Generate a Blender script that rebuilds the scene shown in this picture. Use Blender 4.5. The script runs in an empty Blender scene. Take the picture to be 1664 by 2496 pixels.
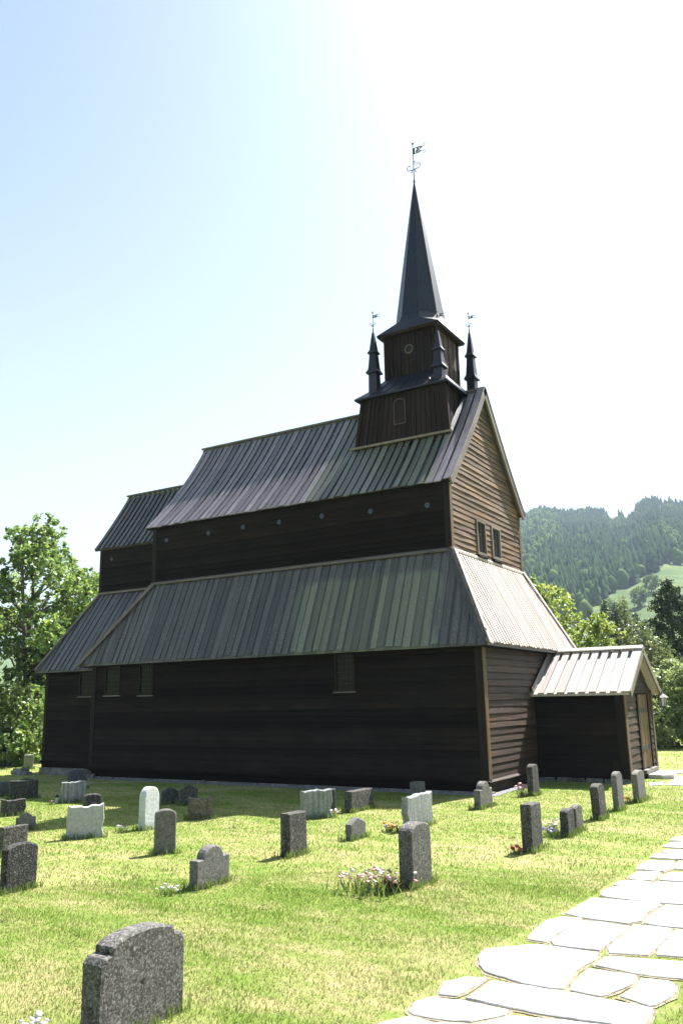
import bpy, math, random
import numpy as np
from mathutils import Vector, Matrix, noise as mnoise

random.seed(7)
rng = np.random.default_rng(7)
scene = bpy.context.scene
col = scene.collection

# ------------------------------------------------------------------ camera
CAM = Vector((6.503, -19.232, 0.913))
FW = Vector((-0.50235363, 0.83597769, 0.22086678))
RT = Vector((0.85466152, 0.51880845, -0.01978556))
UP = Vector((0.13112784, -0.17882699, 0.97510327))
cd = bpy.data.cameras.new('camera')
cam = bpy.data.objects.new('camera', cd)
col.objects.link(cam)
m = Matrix((RT, UP, -FW)).transposed().to_4x4()
m.translation = CAM
cam.matrix_world = m
cd.sensor_fit = 'VERTICAL'
cd.sensor_height = 24.0
cd.lens = 24.0 * 2022.7 / 2496.0
cd.clip_start = 0.05
cd.clip_end = 12000
scene.camera = cam

# ------------------------------------------------------------------ world, sun, exposure
SUN_AZ, SUN_EL = 75.5, 53.0           # azimuth counted from +x towards +y
w = bpy.data.worlds.new('World')
scene.world = w
w.use_nodes = True
nt = w.node_tree
bg = nt.nodes['Background']
sky = nt.nodes.new('ShaderNodeTexSky')
sky.sky_type = 'NISHITA'
sky.sun_disc = False
sky.sun_elevation = math.radians(SUN_EL)
sky.sun_rotation = math.radians(90 - SUN_AZ)
sky.air_density = 1.0
sky.dust_density = 2.6
sky.ozone_density = 1.0
bg.inputs['Strength'].default_value = 0.0545
tn = nt.nodes.new('ShaderNodeMix'); tn.data_type = 'RGBA'; tn.blend_type = 'MULTIPLY'; tn.inputs[0].default_value = 1.0
tn.inputs[7].default_value = (.95, 1.04, 1.0, 1)
hz_ = nt.nodes.new('ShaderNodeHueSaturation'); tcw = nt.nodes.new('ShaderNodeTexCoord'); spw = nt.nodes.new('ShaderNodeSeparateXYZ'); nt.links.new(tcw.outputs['Generated'], spw.inputs[0])
mrw = nt.nodes.new('ShaderNodeMapRange'); mrw.clamp = True            # summer haze pales the sky towards the horizon, all round
for i_, v_ in zip((1, 2, 3, 4), (0.05, 0.75, .35, 1.0)): mrw.inputs[i_].default_value = v_
nt.links.new(spw.outputs[2], mrw.inputs[0]); nt.links.new(mrw.outputs[0], hz_.inputs['Saturation'])
nt.links.new(sky.outputs[0], hz_.inputs['Color']); nt.links.new(hz_.outputs[0], tn.inputs[6]); nt.links.new(tn.outputs[2], bg.inputs['Color'])
sd = bpy.data.lights.new('sun', 'SUN')
sd.energy = 5.0
sd.angle = math.radians(0.53)
sd.color = (1.0, 0.955, 0.89)
sun = bpy.data.objects.new('sun', sd)
col.objects.link(sun)
sv = Vector((math.cos(math.radians(SUN_AZ)) * math.cos(math.radians(SUN_EL)),
             math.sin(math.radians(SUN_AZ)) * math.cos(math.radians(SUN_EL)),
             math.sin(math.radians(SUN_EL))))
sun.rotation_euler = sv.to_track_quat('Z', 'Y').to_euler()
sun.location = sv * 60
scene.view_settings.view_transform = 'Standard'
scene.view_settings.look = 'None'
scene.view_settings.gamma = 1.0
scene.view_settings.use_curve_mapping = False
scene.view_settings.exposure = 2.0
scene.cycles.max_bounces = 6
scene.cycles.transparent_max_bounces = 6
scene.cycles.volume_bounces = 0
scene.cycles.use_denoising = True

ZG = -0.975                            # level of the lawn


# ------------------------------------------------------------------ helpers
def link(o, parent=None):
    col.objects.link(o)
    if parent is not None:
        o.parent = parent
    return o


def tag(o, label=None, cat=None, group=None, kind=None):
    if label: o['label'] = label
    if cat: o['category'] = cat
    if group: o['group'] = group
    if kind: o['kind'] = kind
    return o


def empty(name, loc=(0, 0, 0), parent=None, rz=0):
    o = bpy.data.objects.new(name, None)
    o.empty_display_size = .1
    o.location = loc
    o.rotation_euler = (0, 0, rz)
    return link(o, parent)


class MB:
    """collects shapes, builds ONE mesh object"""
    def __init__(s):
        s.v = []; s.f = []; s.mi = []; s.cur = 0

    def face(s, pts):
        n = len(s.v)
        s.v += [tuple(p) for p in pts]
        s.f.append(tuple(range(n, n + len(pts)))); s.mi.append(s.cur)

    def hexa(s, p):
        """8 points: bottom ring 0-3, top ring 4-7"""
        n = len(s.v)
        s.v += [tuple(q) for q in p]
        for f in ((3, 2, 1, 0), (4, 5, 6, 7), (0, 1, 5, 4), (1, 2, 6, 5), (2, 3, 7, 6), (3, 0, 4, 7)):
            s.f.append(tuple(n + i for i in f)); s.mi.append(s.cur)

    def box(s, x0, y0, z0, x1, y1, z1):
        s.hexa([(x0, y0, z0), (x1, y0, z0), (x1, y1, z0), (x0, y1, z0), (x0, y0, z1), (x1, y0, z1), (x1, y1, z1), (x0, y1, z1)])

    def bar(s, a, b, w, h, up=(0, 0, 1)):
        """beam from a to b, width w (sideways), height h (along up)"""
        a, b = Vector(a), Vector(b); d = (b - a).normalized(); up = Vector(up)
        sd_ = d.cross(up).normalized(); u = sd_.cross(d).normalized()
        q = []
        for e in (a, b):
            for (i, j) in ((-1, -1), (1, -1), (1, 1), (-1, 1)):
                q.append(e + sd_ * (i * w / 2) + u * (j * h / 2))
        s.hexa(q)

    def loft(s, rings, cap=True):
        n = len(s.v); k = len(rings[0])
        for r in rings: s.v += [tuple(p) for p in r]
        for i in range(len(rings) - 1):
            for j in range(k):
                a = n + i * k + j; b = n + i * k + (j + 1) % k
                s.f.append((a, b, b + k, a + k)); s.mi.append(s.cur)
        if cap:
            s.f.append(tuple(n + j for j in reversed(range(k)))); s.mi.append(s.cur)
            s.f.append(tuple(n + (len(rings) - 1) * k + j for j in range(k))); s.mi.append(s.cur)

    def tube(s, pts, rads, k=6):
        pts = [Vector(p) for p in pts]
        rings = []
        for i, p in enumerate(pts):
            d = (pts[min(i + 1, len(pts) - 1)] - pts[max(i - 1, 0)])
            d = d.normalized() if d.length > 1e-9 else Vector((0, 0, 1))
            x = d.cross(Vector((0.13, 1, .21)) if abs(d.y) < .9 else Vector((1, .1, 0))).normalized(); y = d.cross(x)
            rings.append([p + (x * math.cos(2 * math.pi * j / k) + y * math.sin(2 * math.pi * j / k)) * rads[i] for j in range(k)])
        s.loft(rings)

    def build(s, name, mat, parent=None, smooth=False):
        me = bpy.data.meshes.new(name)
        me.from_pydata(s.v, [], s.f)
        mats = mat if isinstance(mat, (list, tuple)) else [mat]
        for x in mats: me.materials.append(x)
        if len(mats) > 1: me.polygons.foreach_set('material_index', s.mi)
        if smooth: me.polygons.foreach_set('use_smooth', [True] * len(me.polygons))
        me.update()
        return link(bpy.data.objects.new(name, me), parent)


def np_mesh(name, V, F, mat, parent=None, cols=None, k=4, smooth=False):
    me = bpy.data.meshes.new(name)
    V = np.asarray(V, np.float32); F = np.asarray(F, np.int32)
    me.vertices.add(len(V)); me.vertices.foreach_set('co', V.ravel())
    me.loops.add(F.size); me.loops.foreach_set('vertex_index', F.ravel())
    me.polygons.add(len(F)); me.polygons.foreach_set('loop_start', np.arange(len(F), dtype=np.int32) * k)
    if smooth: me.polygons.foreach_set('use_smooth', np.ones(len(F), bool))
    me.update(calc_edges=True)
    if cols is not None:
        a = me.attributes.new('tint', 'FLOAT', 'POINT'); a.data.foreach_set('value', np.asarray(cols, np.float32))
    me.materials.append(mat)
    me.validate()
    return link(bpy.data.objects.new(name, me), parent)


# ------------------------------------------------------------------ materials
def dm(c, k): return tuple(x * k for x in c)


def new_mat(name):
    mt = bpy.data.materials.new(name); mt.use_nodes = True
    n = mt.node_tree; b = n.nodes['Principled BSDF']
    return mt, n, b


def ramp(n, stops):
    r = n.nodes.new('ShaderNodeValToRGB'); e = r.color_ramp.elements
    while len(e) < len(stops): e.new(.5)
    for i, (p, c) in enumerate(stops):
        e[i].position = p; e[i].color = (*c, 1)
    return r


def noise(n, src, scale, detail=4, rough=.6, vec=None):
    t = n.nodes.new('ShaderNodeTexNoise'); t.inputs['Scale'].default_value = scale
    t.inputs['Detail'].default_value = detail; t.inputs['Roughness'].default_value = rough
    if vec is not None:
        mp = n.nodes.new('ShaderNodeMapping'); mp.inputs['Scale'].default_value = vec
        n.links.new(src, mp.inputs['Vector']); src = mp.outputs[0]
    n.links.new(src, t.inputs['Vector'])
    return t.outputs['Fac']


def mix(n, fac, a, b, mode='MIX'):
    x = n.nodes.new('ShaderNodeMix'); x.data_type = 'RGBA'; x.blend_type = mode
    for s, i in ((fac, 0), (a, 6), (b, 7)):
        if hasattr(s, 'links'): n.links.new(s, x.inputs[i])
        elif isinstance(s, (tuple, list)): x.inputs[i].default_value = (*s, 1)
        else: x.inputs[i].default_value = s
    return x.outputs[2]


def mth(n, op, a, b=None, c=None):
    x = n.nodes.new('ShaderNodeMath'); x.operation = op
    for s, i in ((a, 0), (b, 1), (c, 2)):
        if s is None: continue
        if hasattr(s, 'links'): n.links.new(s, x.inputs[i])
        else: x.inputs[i].default_value = s
    return x.outputs[0]


def mrange(n, v, a, b, c=0., d=1.):
    x = n.nodes.new('ShaderNodeMapRange'); x.clamp = True
    n.links.new(v, x.inputs[0])
    for i, s in zip((1, 2, 3, 4), (a, b, c, d)): x.inputs[i].default_value = s
    return x.outputs[0]


def bump(n, b, h, strength=.4, dist=.01):
    x = n.nodes.new('ShaderNodeBump'); x.inputs['Strength'].default_value = strength; x.inputs['Distance'].default_value = dist
    n.links.new(h, x.inputs['Height']); n.links.new(x.outputs[0], b.inputs['Normal'])


def wood(name, dark, light, grain, rough=.7, spec=.4, moss_shade=None, speck=None, vary=.5, patch=None, coarse=1.0, bands=False):
    """grain: axis string of directions along which the fibres run"""
    mt, n, b = new_mat(name)
    g = n.nodes.new('ShaderNodeNewGeometry').outputs['Position']
    sc = tuple((1.3 if a in grain else 38.0) for a in 'xyz')
    f1 = noise(n, g, coarse, 5, .65, sc)
    f2 = noise(n, g, 1.1, 3, .6)
    c = ramp(n, [(.28, dark), (.72, light)]); n.links.new(f1, c.inputs[0])
    c = c.outputs[0]
    if patch is not None:
        k = ramp(n, [(.45, (0, 0, 0)), (.62, (1, 1, 1))]); n.links.new(noise(n, g, 2.2, 4, .6, tuple((.5 if a in grain else 2.4) for a in 'xyz')), k.inputs[0])
        c = mix(n, k.outputs[0], c, patch)
    if moss_shade is not None:
        mc, x0, x1, strip = moss_shade
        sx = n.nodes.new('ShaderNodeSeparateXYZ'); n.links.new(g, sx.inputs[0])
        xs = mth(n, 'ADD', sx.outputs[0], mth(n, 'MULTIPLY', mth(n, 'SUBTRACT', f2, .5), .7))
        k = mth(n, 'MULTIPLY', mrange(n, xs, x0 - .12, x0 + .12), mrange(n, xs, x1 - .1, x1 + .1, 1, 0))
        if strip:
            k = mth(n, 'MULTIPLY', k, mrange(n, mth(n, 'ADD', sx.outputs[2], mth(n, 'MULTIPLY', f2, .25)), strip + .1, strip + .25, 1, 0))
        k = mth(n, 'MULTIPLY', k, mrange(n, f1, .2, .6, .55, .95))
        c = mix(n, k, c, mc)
    if speck is not None:
        v = n.nodes.new('ShaderNodeTexVoronoi'); v.inputs['Scale'].default_value = 16; n.links.new(g, v.inputs['Vector'])
        k = mth(n, 'LESS_THAN', v.outputs['Distance'], .17)
        k2 = mth(n, 'GREATER_THAN', noise(n, g, 2.0, 2), .5)
        c = mix(n, mth(n, 'MULTIPLY', k, k2), c, speck)
    oi = n.nodes.new('ShaderNodeObjectInfo')
    hs = n.nodes.new('ShaderNodeHueSaturation')
    n.links.new(mrange(n, oi.outputs['Random'], 0, 1, 1 - vary / 2, 1 + vary / 2), hs.inputs['Value'])
    n.links.new(mrange(n, f2, .3, .7, .75, 1.2), hs.inputs['Saturation'])
    if bands:                       # each under board weathered differently
        sb = n.nodes.new('ShaderNodeSeparateXYZ'); n.links.new(g, sb.inputs[0])
        wn = n.nodes.new('ShaderNodeTexWhiteNoise'); wn.noise_dimensions = '1D'
        n.links.new(mth(n, 'FLOOR', mth(n, 'MULTIPLY', sb.outputs[0], 4.7)), wn.inputs['W'])
        k = mrange(n, wn.outputs['Value'], 0, 1, .6, 1.45)
        cc = n.nodes.new('ShaderNodeCombineXYZ')
        for i_ in range(3): n.links.new(k, cc.inputs[i_])
        c = mix(n, 1.0, c, cc.outputs[0], 'MULTIPLY')
    n.links.new(c, hs.inputs['Color'])
    n.links.new(hs.outputs[0], b.inputs['Base Color'])
    b.inputs['Roughness'].default_value = rough
    b.inputs['Specular IOR Level'].default_value = spec
    bump(n, b, f1, .55, .012)
    return mt


def plain(name, c, rough=.6, metal=0., spec=.5, nscale=None, c2=None):
    mt, n, b = new_mat(name)
    b.inputs['Base Color'].default_value = (*c, 1)
    b.inputs['Roughness'].default_value = rough; b.inputs['Metallic'].default_value = metal
    b.inputs['Specular IOR Level'].default_value = spec
    if nscale:
        g = n.nodes.new('ShaderNodeNewGeometry').outputs['Position']
        f = noise(n, g, nscale, 5, .65)
        r = ramp(n, [(.35, c), (.65, c2 or tuple(x * 1.5 for x in c))]); n.links.new(f, r.inputs[0])
        n.links.new(r.outputs[0], b.inputs['Base Color']); bump(n, b, f, .3, .01)
    return mt


M = {}
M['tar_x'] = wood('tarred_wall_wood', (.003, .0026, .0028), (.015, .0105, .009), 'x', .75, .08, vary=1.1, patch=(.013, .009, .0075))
M['tar_y'] = wood('tarred_cross_wood', (.008, .0055, .0045), (.032, .02, .014), 'y', .7, .2, vary=.7)
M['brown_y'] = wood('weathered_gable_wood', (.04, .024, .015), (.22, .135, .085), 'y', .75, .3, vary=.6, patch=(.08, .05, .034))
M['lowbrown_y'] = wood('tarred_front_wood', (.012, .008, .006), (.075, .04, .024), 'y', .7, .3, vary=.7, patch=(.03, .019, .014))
M['post'] = wood('corner_post_wood', (.045, .026, .014), (.16, .095, .05), 'z', .7, .3)
M['postdark'] = wood('tarred_post_wood', (.004, .0035, .003), (.018, .012, .01), 'z', .7, .2)
M['roof'] = wood('roof_board_wood', (.045, .041, .048), (.21, .185, .21), 'yz', .42, .6, moss_shade=((.09, .098, .066), -4.7, -1.25, None), speck=(.2, .2, .19), vary=.85)  # green stretch on the upper slope: moss plus the tower's shade painted in
M['roof_aisle'] = wood('aisle_roof_wood', (.022, .020, .020), (.09, .080, .078), 'yz', .45, .6, moss_shade=((.105, .116, .078), -4.75, -1.0, 3.62), speck=(.2, .2, .2), vary=.85)
M['roofdeck'] = wood('roof_under_board_wood', (.028, .028, .032), (.095, .09, .095), 'yz', .5, .5, moss_shade=((.085, .093, .062), -4.7, -1.15, 3.75), bands=True)
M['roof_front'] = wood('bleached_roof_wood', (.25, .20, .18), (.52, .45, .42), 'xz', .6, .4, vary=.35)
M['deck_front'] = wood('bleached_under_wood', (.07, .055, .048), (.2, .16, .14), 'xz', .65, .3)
M['porchroof'] = wood('porch_roof_wood', (.2, .165, .155), (.46, .41, .39), 'yz', .6, .4, vary=.4, patch=(.33, .28, .275))
M['barge'] = wood('barge_board_wood', (.07, .055, .048), (.22, .18, .155), 'yz', .6, .4)
M['ridge'] = wood('ridge_beam_wood', (.05, .044, .042), (.17, .15, .14), 'x', .6, .4)
M['tower'] = wood('tower_board_wood', (.004, .003, .0035), (.028, .0165, .015), 'z', .65, .15, vary=.6)
M['spire'] = wood('spire_sheet', (.014, .016, .025), (.034, .037, .05), 'z', .42, .5, vary=.15)
M['spire'].node_tree.nodes['Principled BSDF'].inputs['Metallic'].default_value = .6
M['iron'] = plain('wrought_iron', (.018, .02, .028), .6, 0, .3)
M['trim'] = wood('tower_trim_wood', (.05, .035, .035), (.12, .09, .09), 'z', .6, .4)
M['rust'] = plain('lantern_metal', (.13, .13, .13), .45, .7)
M['white'] = plain('porthole_cover', (.06, .07, .11), .6, 0, .2)
M['glass'] = plain('window_glass', (.004, .005, .0035), .3, 0, .12, 9., (.013, .015, .007))
M['lglass'] = plain('lantern_glass', (.35, .36, .36), .15, 0, .8)
M['lead'] = plain('window_lead', (.028, .028, .018), .6, 0, .2)
M['black'] = plain('dark_opening', (.003, .003, .004), .7)
M['door'] = wood('varnished_door_wood', (.04, .016, .008), (.13, .055, .024), 'z', .5, .4, vary=.3)
M['stonewall'] = plain('foundation_stone', (.08, .077, .07), .85, nscale=7, c2=(.22, .21, .2))


def stone_mat(name, dark, light, lichen=(.5, .5, .47), amount=.5, streak=0., pits=0.):
    dark, light, lichen = dm(dark, .72), dm(light, .72), dm(lichen, .75)
    mt, n, b = new_mat(name)
    tc = n.nodes.new('ShaderNodeTexCoord').outputs['Object']
    gp = n.nodes.new('ShaderNodeNewGeometry').outputs['Position']
    f1 = noise(n, gp, 22, 6, .7)
    c = ramp(n, [(.3, dark), (.7, light)]); n.links.new(f1, c.inputs[0]); c = c.outputs[0]
    if streak:
        s = noise(n, gp, 1.0, 4, .6, (16, 16, 1.4))
        k = ramp(n, [(.42, (0, 0, 0)), (.6, (1, 1, 1))]); n.links.new(s, k.inputs[0])
        c = mix(n, mth(n, 'MULTIPLY', k.outputs[0], streak), c, tuple(x * .35 for x in dark))
    sp = noise(n, gp, 60, 3, .7)
    k = ramp(n, [(.5, (0, 0, 0)), (.62, (1, 1, 1))]); n.links.new(sp, k.inputs[0])
    c = mix(n, mth(n, 'MULTIPLY', k.outputs[0], (.45 * amount)), c, lichen)
    k = ramp(n, [(.52, (0, 0, 0)), (.68, (1, 1, 1))]); n.links.new(noise(n, gp, 11, 5, .75), k.inputs[0])
    c = mix(n, mth(n, 'MULTIPLY', k.outputs[0], .2 * amount), c, lichen)
    v = n.nodes.new('ShaderNodeTexVoronoi'); v.inputs['Scale'].default_value = 17; v.inputs['Randomness'].default_value = 1
    wv = n.nodes.new('ShaderNodeVectorMath'); wv.operation = 'ADD'
    nz = n.nodes.new('ShaderNodeTexNoise'); nz.inputs['Scale'].default_value = 30; n.links.new(gp, nz.inputs['Vector'])
    sc_ = n.nodes.new('ShaderNodeVectorMath'); sc_.operation = 'SCALE'; sc_.inputs['Scale'].default_value = .07; n.links.new(nz.outputs['Color'], sc_.inputs[0])
    n.links.new(gp, wv.inputs[0]); n.links.new(sc_.outputs[0], wv.inputs[1]); n.links.new(wv.outputs[0], v.inputs['Vector'])
    k = mth(n, 'MULTIPLY', mrange(n, v.outputs['Distance'], .08, .22, 1, 0), mth(n, 'GREATER_THAN', noise(n, gp, 5, 2), .53 - .06 * amount))
    c = mix(n, mth(n, 'MULTIPLY', k, .75 * amount), c, lichen)
    if pits:
        v2 = n.nodes.new('ShaderNodeTexVoronoi'); v2.inputs['Scale'].default_value = 9; n.links.new(wv.outputs[0], v2.inputs['Vector'])
        k = mth(n, 'MULTIPLY', mrange(n, v2.outputs['Distance'], .1, .2, 1, 0), pits)
        c = mix(n, k, c, (.015, .014, .014))
    n.links.new(c, b.inputs['Base Color'])
    b.inputs['Roughness'].default_value = .85; b.inputs['Specular IOR Level'].default_value = .25
    bump(n, b, f1, .8, .012)
    return mt


S = {
    'dark': stone_mat('dark_lichened_granite', (.026, .024, .023), (.085, .08, .076), amount=.7, streak=.6),
    'black': stone_mat('near_black_granite', (.014, .014, .014), (.045, .045, .043), amount=.5, streak=.4),
    'grey': stone_mat('grey_granite', (.09, .086, .083), (.21, .2, .195), amount=.45, pits=.5),
    'speck': stone_mat('speckled_dark_granite', (.045, .042, .04), (.135, .125, .12), (.45, .44, .42), 1.0, pits=.9),
    'flute': stone_mat('pale_streaked_slate', (.22, .235, .24), (.42, .44, .44), (.6, .6, .58), .35, streak=.5),
    'white': stone_mat('white_marble', (.52, .54, .56), (.72, .74, .76), (.8, .8, .8), .2),
    'rough': stone_mat('rough_pale_stone', (.34, .35, .35), (.56, .57, .56), (.62, .62, .6), .4, pits=.2),
    'lichen': stone_mat('brown_lichened_stone', (.06, .05, .038), (.17, .14, .1), (.42, .4, .36), 1.0, streak=.3),
    'slate': stone_mat('blue_grey_slate', (.07, .075, .09), (.13, .135, .15), amount=.2, streak=.3),
    'pale': stone_mat('pale_green_grey_stone', (.2, .21, .17), (.32, .33, .27), amount=.2),
}


def lawn_color(n, g):
    """green to straw, in patches and faint mowing bands"""
    a = noise(n, g, .55, 5, .65, (1.0, 2.4, 1))
    b_ = noise(n, g, 3.2, 5, .7, (1.0, 2.0, 1))
    c_ = noise(n, g, 40, 3, .7)
    s = mth(n, 'ADD', mth(n, 'MULTIPLY', a, .5), mth(n, 'ADD', mth(n, 'MULTIPLY', b_, .38), mth(n, 'MULTIPLY', c_, .16)))
    r = ramp(n, [(.34, (.085, .165, .022)), (.46, (.155, .22, .042)), (.56, (.26, .27, .10)), (.69, (.42, .34, .19))])
    n.links.new(s, r.inputs[0])
    return r.outputs[0], c_, s


def make_lawn_mat():
    mt, n, b = new_mat('mown_lawn')
    g = n.nodes.new('ShaderNodeNewGeometry').outputs['Position']
    c, f, s = lawn_color(n, g)
    # beyond the churchyard: rough pasture and forest floor
    vl = n.nodes.new('ShaderNodeVectorMath'); vl.operation = 'DISTANCE'
    n.links.new(g, vl.inputs[0]); vl.inputs[1].default_value = CAM
    far = ramp(n, [(.4, (.042, .082, .018)), (.62, (.095, .13, .036))])
    n.links.new(noise(n, g, .035, 6, .65, (1, 1, 3)), far.inputs[0])
    c = mix(n, mrange(n, vl.outputs['Value'], 45, 70), c, far.outputs[0])
    n.links.new(c, b.inputs['Base Color'])
    b.inputs['Roughness'].default_value = .95; b.inputs['Specular IOR Level'].default_value = .1
    bump(n, b, noise(n, g, 55, 4, .8), .8, .03)
    return mt


def leaf_mat(name, c, c2, trans=.5, nscale=1.2, attr='tint', gloss=.06):
    c, c2 = dm(c, .74), dm(c2, .74)
    mt = bpy.data.materials.new(name); mt.use_nodes = True
    n = mt.node_tree; n.nodes.clear()
    out = n.nodes.new('ShaderNodeOutputMaterial')
    at = n.nodes.new('ShaderNodeAttribute'); at.attribute_name = attr
    r = ramp(n, [(0, c), (1, c2)]); n.links.new(at.outputs['Fac'], r.inputs[0])
    d = n.nodes.new('ShaderNodeBsdfDiffuse'); t = n.nodes.new('ShaderNodeBsdfTranslucent')
    gl = n.nodes.new('ShaderNodeBsdfGlossy'); gl.inputs['Roughness'].default_value = .45
    gl.inputs['Color'].default_value = (.8, .85, .8, 1)
    n.links.new(r.outputs[0], d.inputs['Color'])
    hs = n.nodes.new('ShaderNodeHueSaturation'); hs.inputs['Value'].default_value = 1.25; hs.inputs['Hue'].default_value = .485
    n.links.new(r.outputs[0], hs.inputs['Color']); n.links.new(hs.outputs[0], t.inputs['Color'])
    m1 = n.nodes.new('ShaderNodeMixShader'); m1.inputs[0].default_value = trans
    n.links.new(d.outputs[0], m1.inputs[1]); n.links.new(t.outputs[0], m1.inputs[2])
    m2 = n.nodes.new('ShaderNodeMixShader'); m2.inputs[0].default_value = gloss
    n.links.new(m1.outputs[0], m2.inputs[1]); n.links.new(gl.outputs[0], m2.inputs[2])
    n.links.new(m2.outputs[0], out.inputs[0])
    return mt


def blade_mat():
    mt = bpy.data.materials.new('grass_blade'); mt.use_nodes = True
    n = mt.node_tree; n.nodes.clear()
    out = n.nodes.new('ShaderNodeOutputMaterial')
    g = n.nodes.new('ShaderNodeNewGeometry').outputs['Position']
    c, f, s = lawn_color(n, g)
    at = n.nodes.new('ShaderNodeAttribute'); at.attribute_name = 'tint'
    r = ramp(n, [(0, (.085, .165, .02)), (.5, (.17, .235, .045)), (.78, (.29, .28, .12)), (1, (.40, .34, .2))]); n.links.new(at.outputs['Fac'], r.inputs[0])
    c = mix(n, .42, c, r.outputs[0])
    d = n.nodes.new('ShaderNodeBsdfDiffuse'); t = n.nodes.new('ShaderNodeBsdfTranslucent')
    n.links.new(c, d.inputs['Color']); n.links.new(c, t.inputs['Color'])
    m1 = n.nodes.new('ShaderNodeMixShader'); m1.inputs[0].default_value = .45
    n.links.new(d.outputs[0], m1.inputs[1]); n.links.new(t.outputs[0], m1.inputs[2])
    n.links.new(m1.outputs[0], out.inputs[0])
    return mt


M['lawn'] = make_lawn_mat()
M['blade'] = blade_mat()
M['tuft'] = leaf_mat('long_grass_leaf', (.05, .12, .015), (.2, .27, .06), .5)
M['maple'] = leaf_mat('bright_maple_leaf', (.15, .25, .03), (.38, .47, .11), .55)
M['ash'] = leaf_mat('ash_tree_leaf', (.08, .175, .035), (.28, .41, .10), .58)
M['bush'] = leaf_mat('hedge_leaf', (.12, .21, .05), (.4, .49, .2), .55)
M['fir'] = leaf_mat('fir_needles', (.018, .04, .014), (.05, .085, .028), .2)
M['larch'] = leaf_mat('larch_needles', (.08, .13, .035), (.2, .24, .09), .45)
M['farfir'] = leaf_mat('far_conifer_needles', (.018, .04, .018), (.055, .09, .036), .05, gloss=0)
M['farleaf'] = leaf_mat('far_broadleaf', (.07, .13, .03), (.16, .24, .06), .35, gloss=0)
M['bark'] = plain('bark', (.05, .042, .034), .9, nscale=14, c2=(.13, .115, .1))
M['slab'] = plain('flagstone_slate', (.34, .335, .33), .75, nscale=3.5, c2=(.5, .49, .48))
M['gravel'] = plain('dry_path_bed', (.11, .09, .055), .95, nscale=45, c2=(.28, .235, .16))
M['pebble'] = plain('grey_pebbles', (.08, .08, .085), .9, nscale=30, c2=(.26, .26, .28))


# ------------------------------------------------------------------ ground and hills (one sheet)
def az_of(x, y): return math.degrees(math.atan2(y - CAM.y, x - CAM.x))


def pol(az, d):
    return CAM.x + d * math.cos(math.radians(az)), CAM.y + d * math.sin(math.radians(az))


def sstep(a, b, t):
    t = min(1, max(0, (t - a) / (b - a))); return t * t * (3 - 2 * t)


def H(x, y):
    r = math.hypot(x - CAM.x, y - CAM.y); a = az_of(x, y)
    if a < -90: a += 360
    z = ZG
    if r < 46: return z
    z -= 5.0 * sstep(46, 110, r)
    # ridge angle by direction
    w1 = sstep(40, 80, a) * (1 - sstep(111, 132, a))
    top = .207 * w1 + .055 * (1 - w1)
    top += .004 * math.sin(a * .9) * w1 + .003 * math.sin(a * 1.7 + 1) * w1
    R = 1150.
    sl = (top * R + 5) / (R - 260)
    if r > 260:
        z += sl * (min(r, R) - 260) * (1 if r < R else 1)
        if r > R: z -= (r - R) * .12
        z += mnoise.noise((x * .008, y * .008, 0)) * 3.5 * sstep(260, 420, r) + mnoise.noise((x * .03, y * .03, 2)) * 1.2 * sstep(260, 420, r)
    if r > 2200:
        hh = (.098 + .012 * math.sin(a * .55) + .006 * math.sin(a * 1.9)) * 3600
        z = max(z, -5 + hh * sstep(2200, 3600, r) + mnoise.noise((x * .002, y * .002, 5)) * 40 * sstep(2200, 2800, r))
    return z


def build_ground():
    rs = [0.0] + list(np.linspace(2, 46, 12)) + list(np.geomspace(52, 1150, 70)) + list(np.linspace(1180, 1500, 8)) + list(np.linspace(1650, 3900, 16))
    N = 300
    V = [(CAM.x, CAM.y, ZG)]; F = []
    for r in rs[1:]:
        for j in range(N):
            x, y = pol(360 * j / N, r); V.append((x, y, H(x, y)))
    for j in range(N):
        F.append((0, 1 + j, 1 + (j + 1) % N))
    for i in range(len(rs) - 2):
        for j in range(N):
            a = 1 + i * N + j; b = 1 + i * N + (j + 1) % N
            F.append((a, a + N, b + N, b))
    me = bpy.data.meshes.new('ground'); me.from_pydata(V, [], F); me.materials.append(M['lawn'])
    me.polygons.foreach_set('use_smooth', [True] * len(F)); me.update()
    return tag(link(bpy.data.objects.new('ground', me)), kind='structure')


build_ground()

# ------------------------------------------------------------------ the church
A, B_, CF, E_ = 2.99, 2.307, 0.829, 0.242
H1, H2, H3, H4 = 2.003, 4.146, 5.752, 8.668
EB, EG = 0.153, 0.115
L1, L2, L3, LW = 10.067, 11.587, 11.213, 9.792
ZS = -0.70                              # top of the sill ledge
church = tag(empty('stave_church', (-5.5, 0, ZG)), 'tall dark tarred wooden church with steep board roofs and a slender spire', 'church')
CH0 = Vector((-5.5, 0, ZG))
church.location = CH0


def part(name, parent=church):
    """an empty-located part: meshes are built in world coordinates then parented keeping place"""
    o = bpy.data.objects.new(name, None); o.empty_display_size = .1
    col.objects.link(o); o.parent = parent
    return o


# meshes are written in world coordinates; the church empty sits at CH0, so shift them
def cbuild(mb, name, mat, parent=church, smooth=False):
    mb.v = [(p[0] - CH0.x, p[1] - CH0.y, p[2] - CH0.z) for p in mb.v]
    return mb.build(name, mat, parent, smooth)


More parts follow.
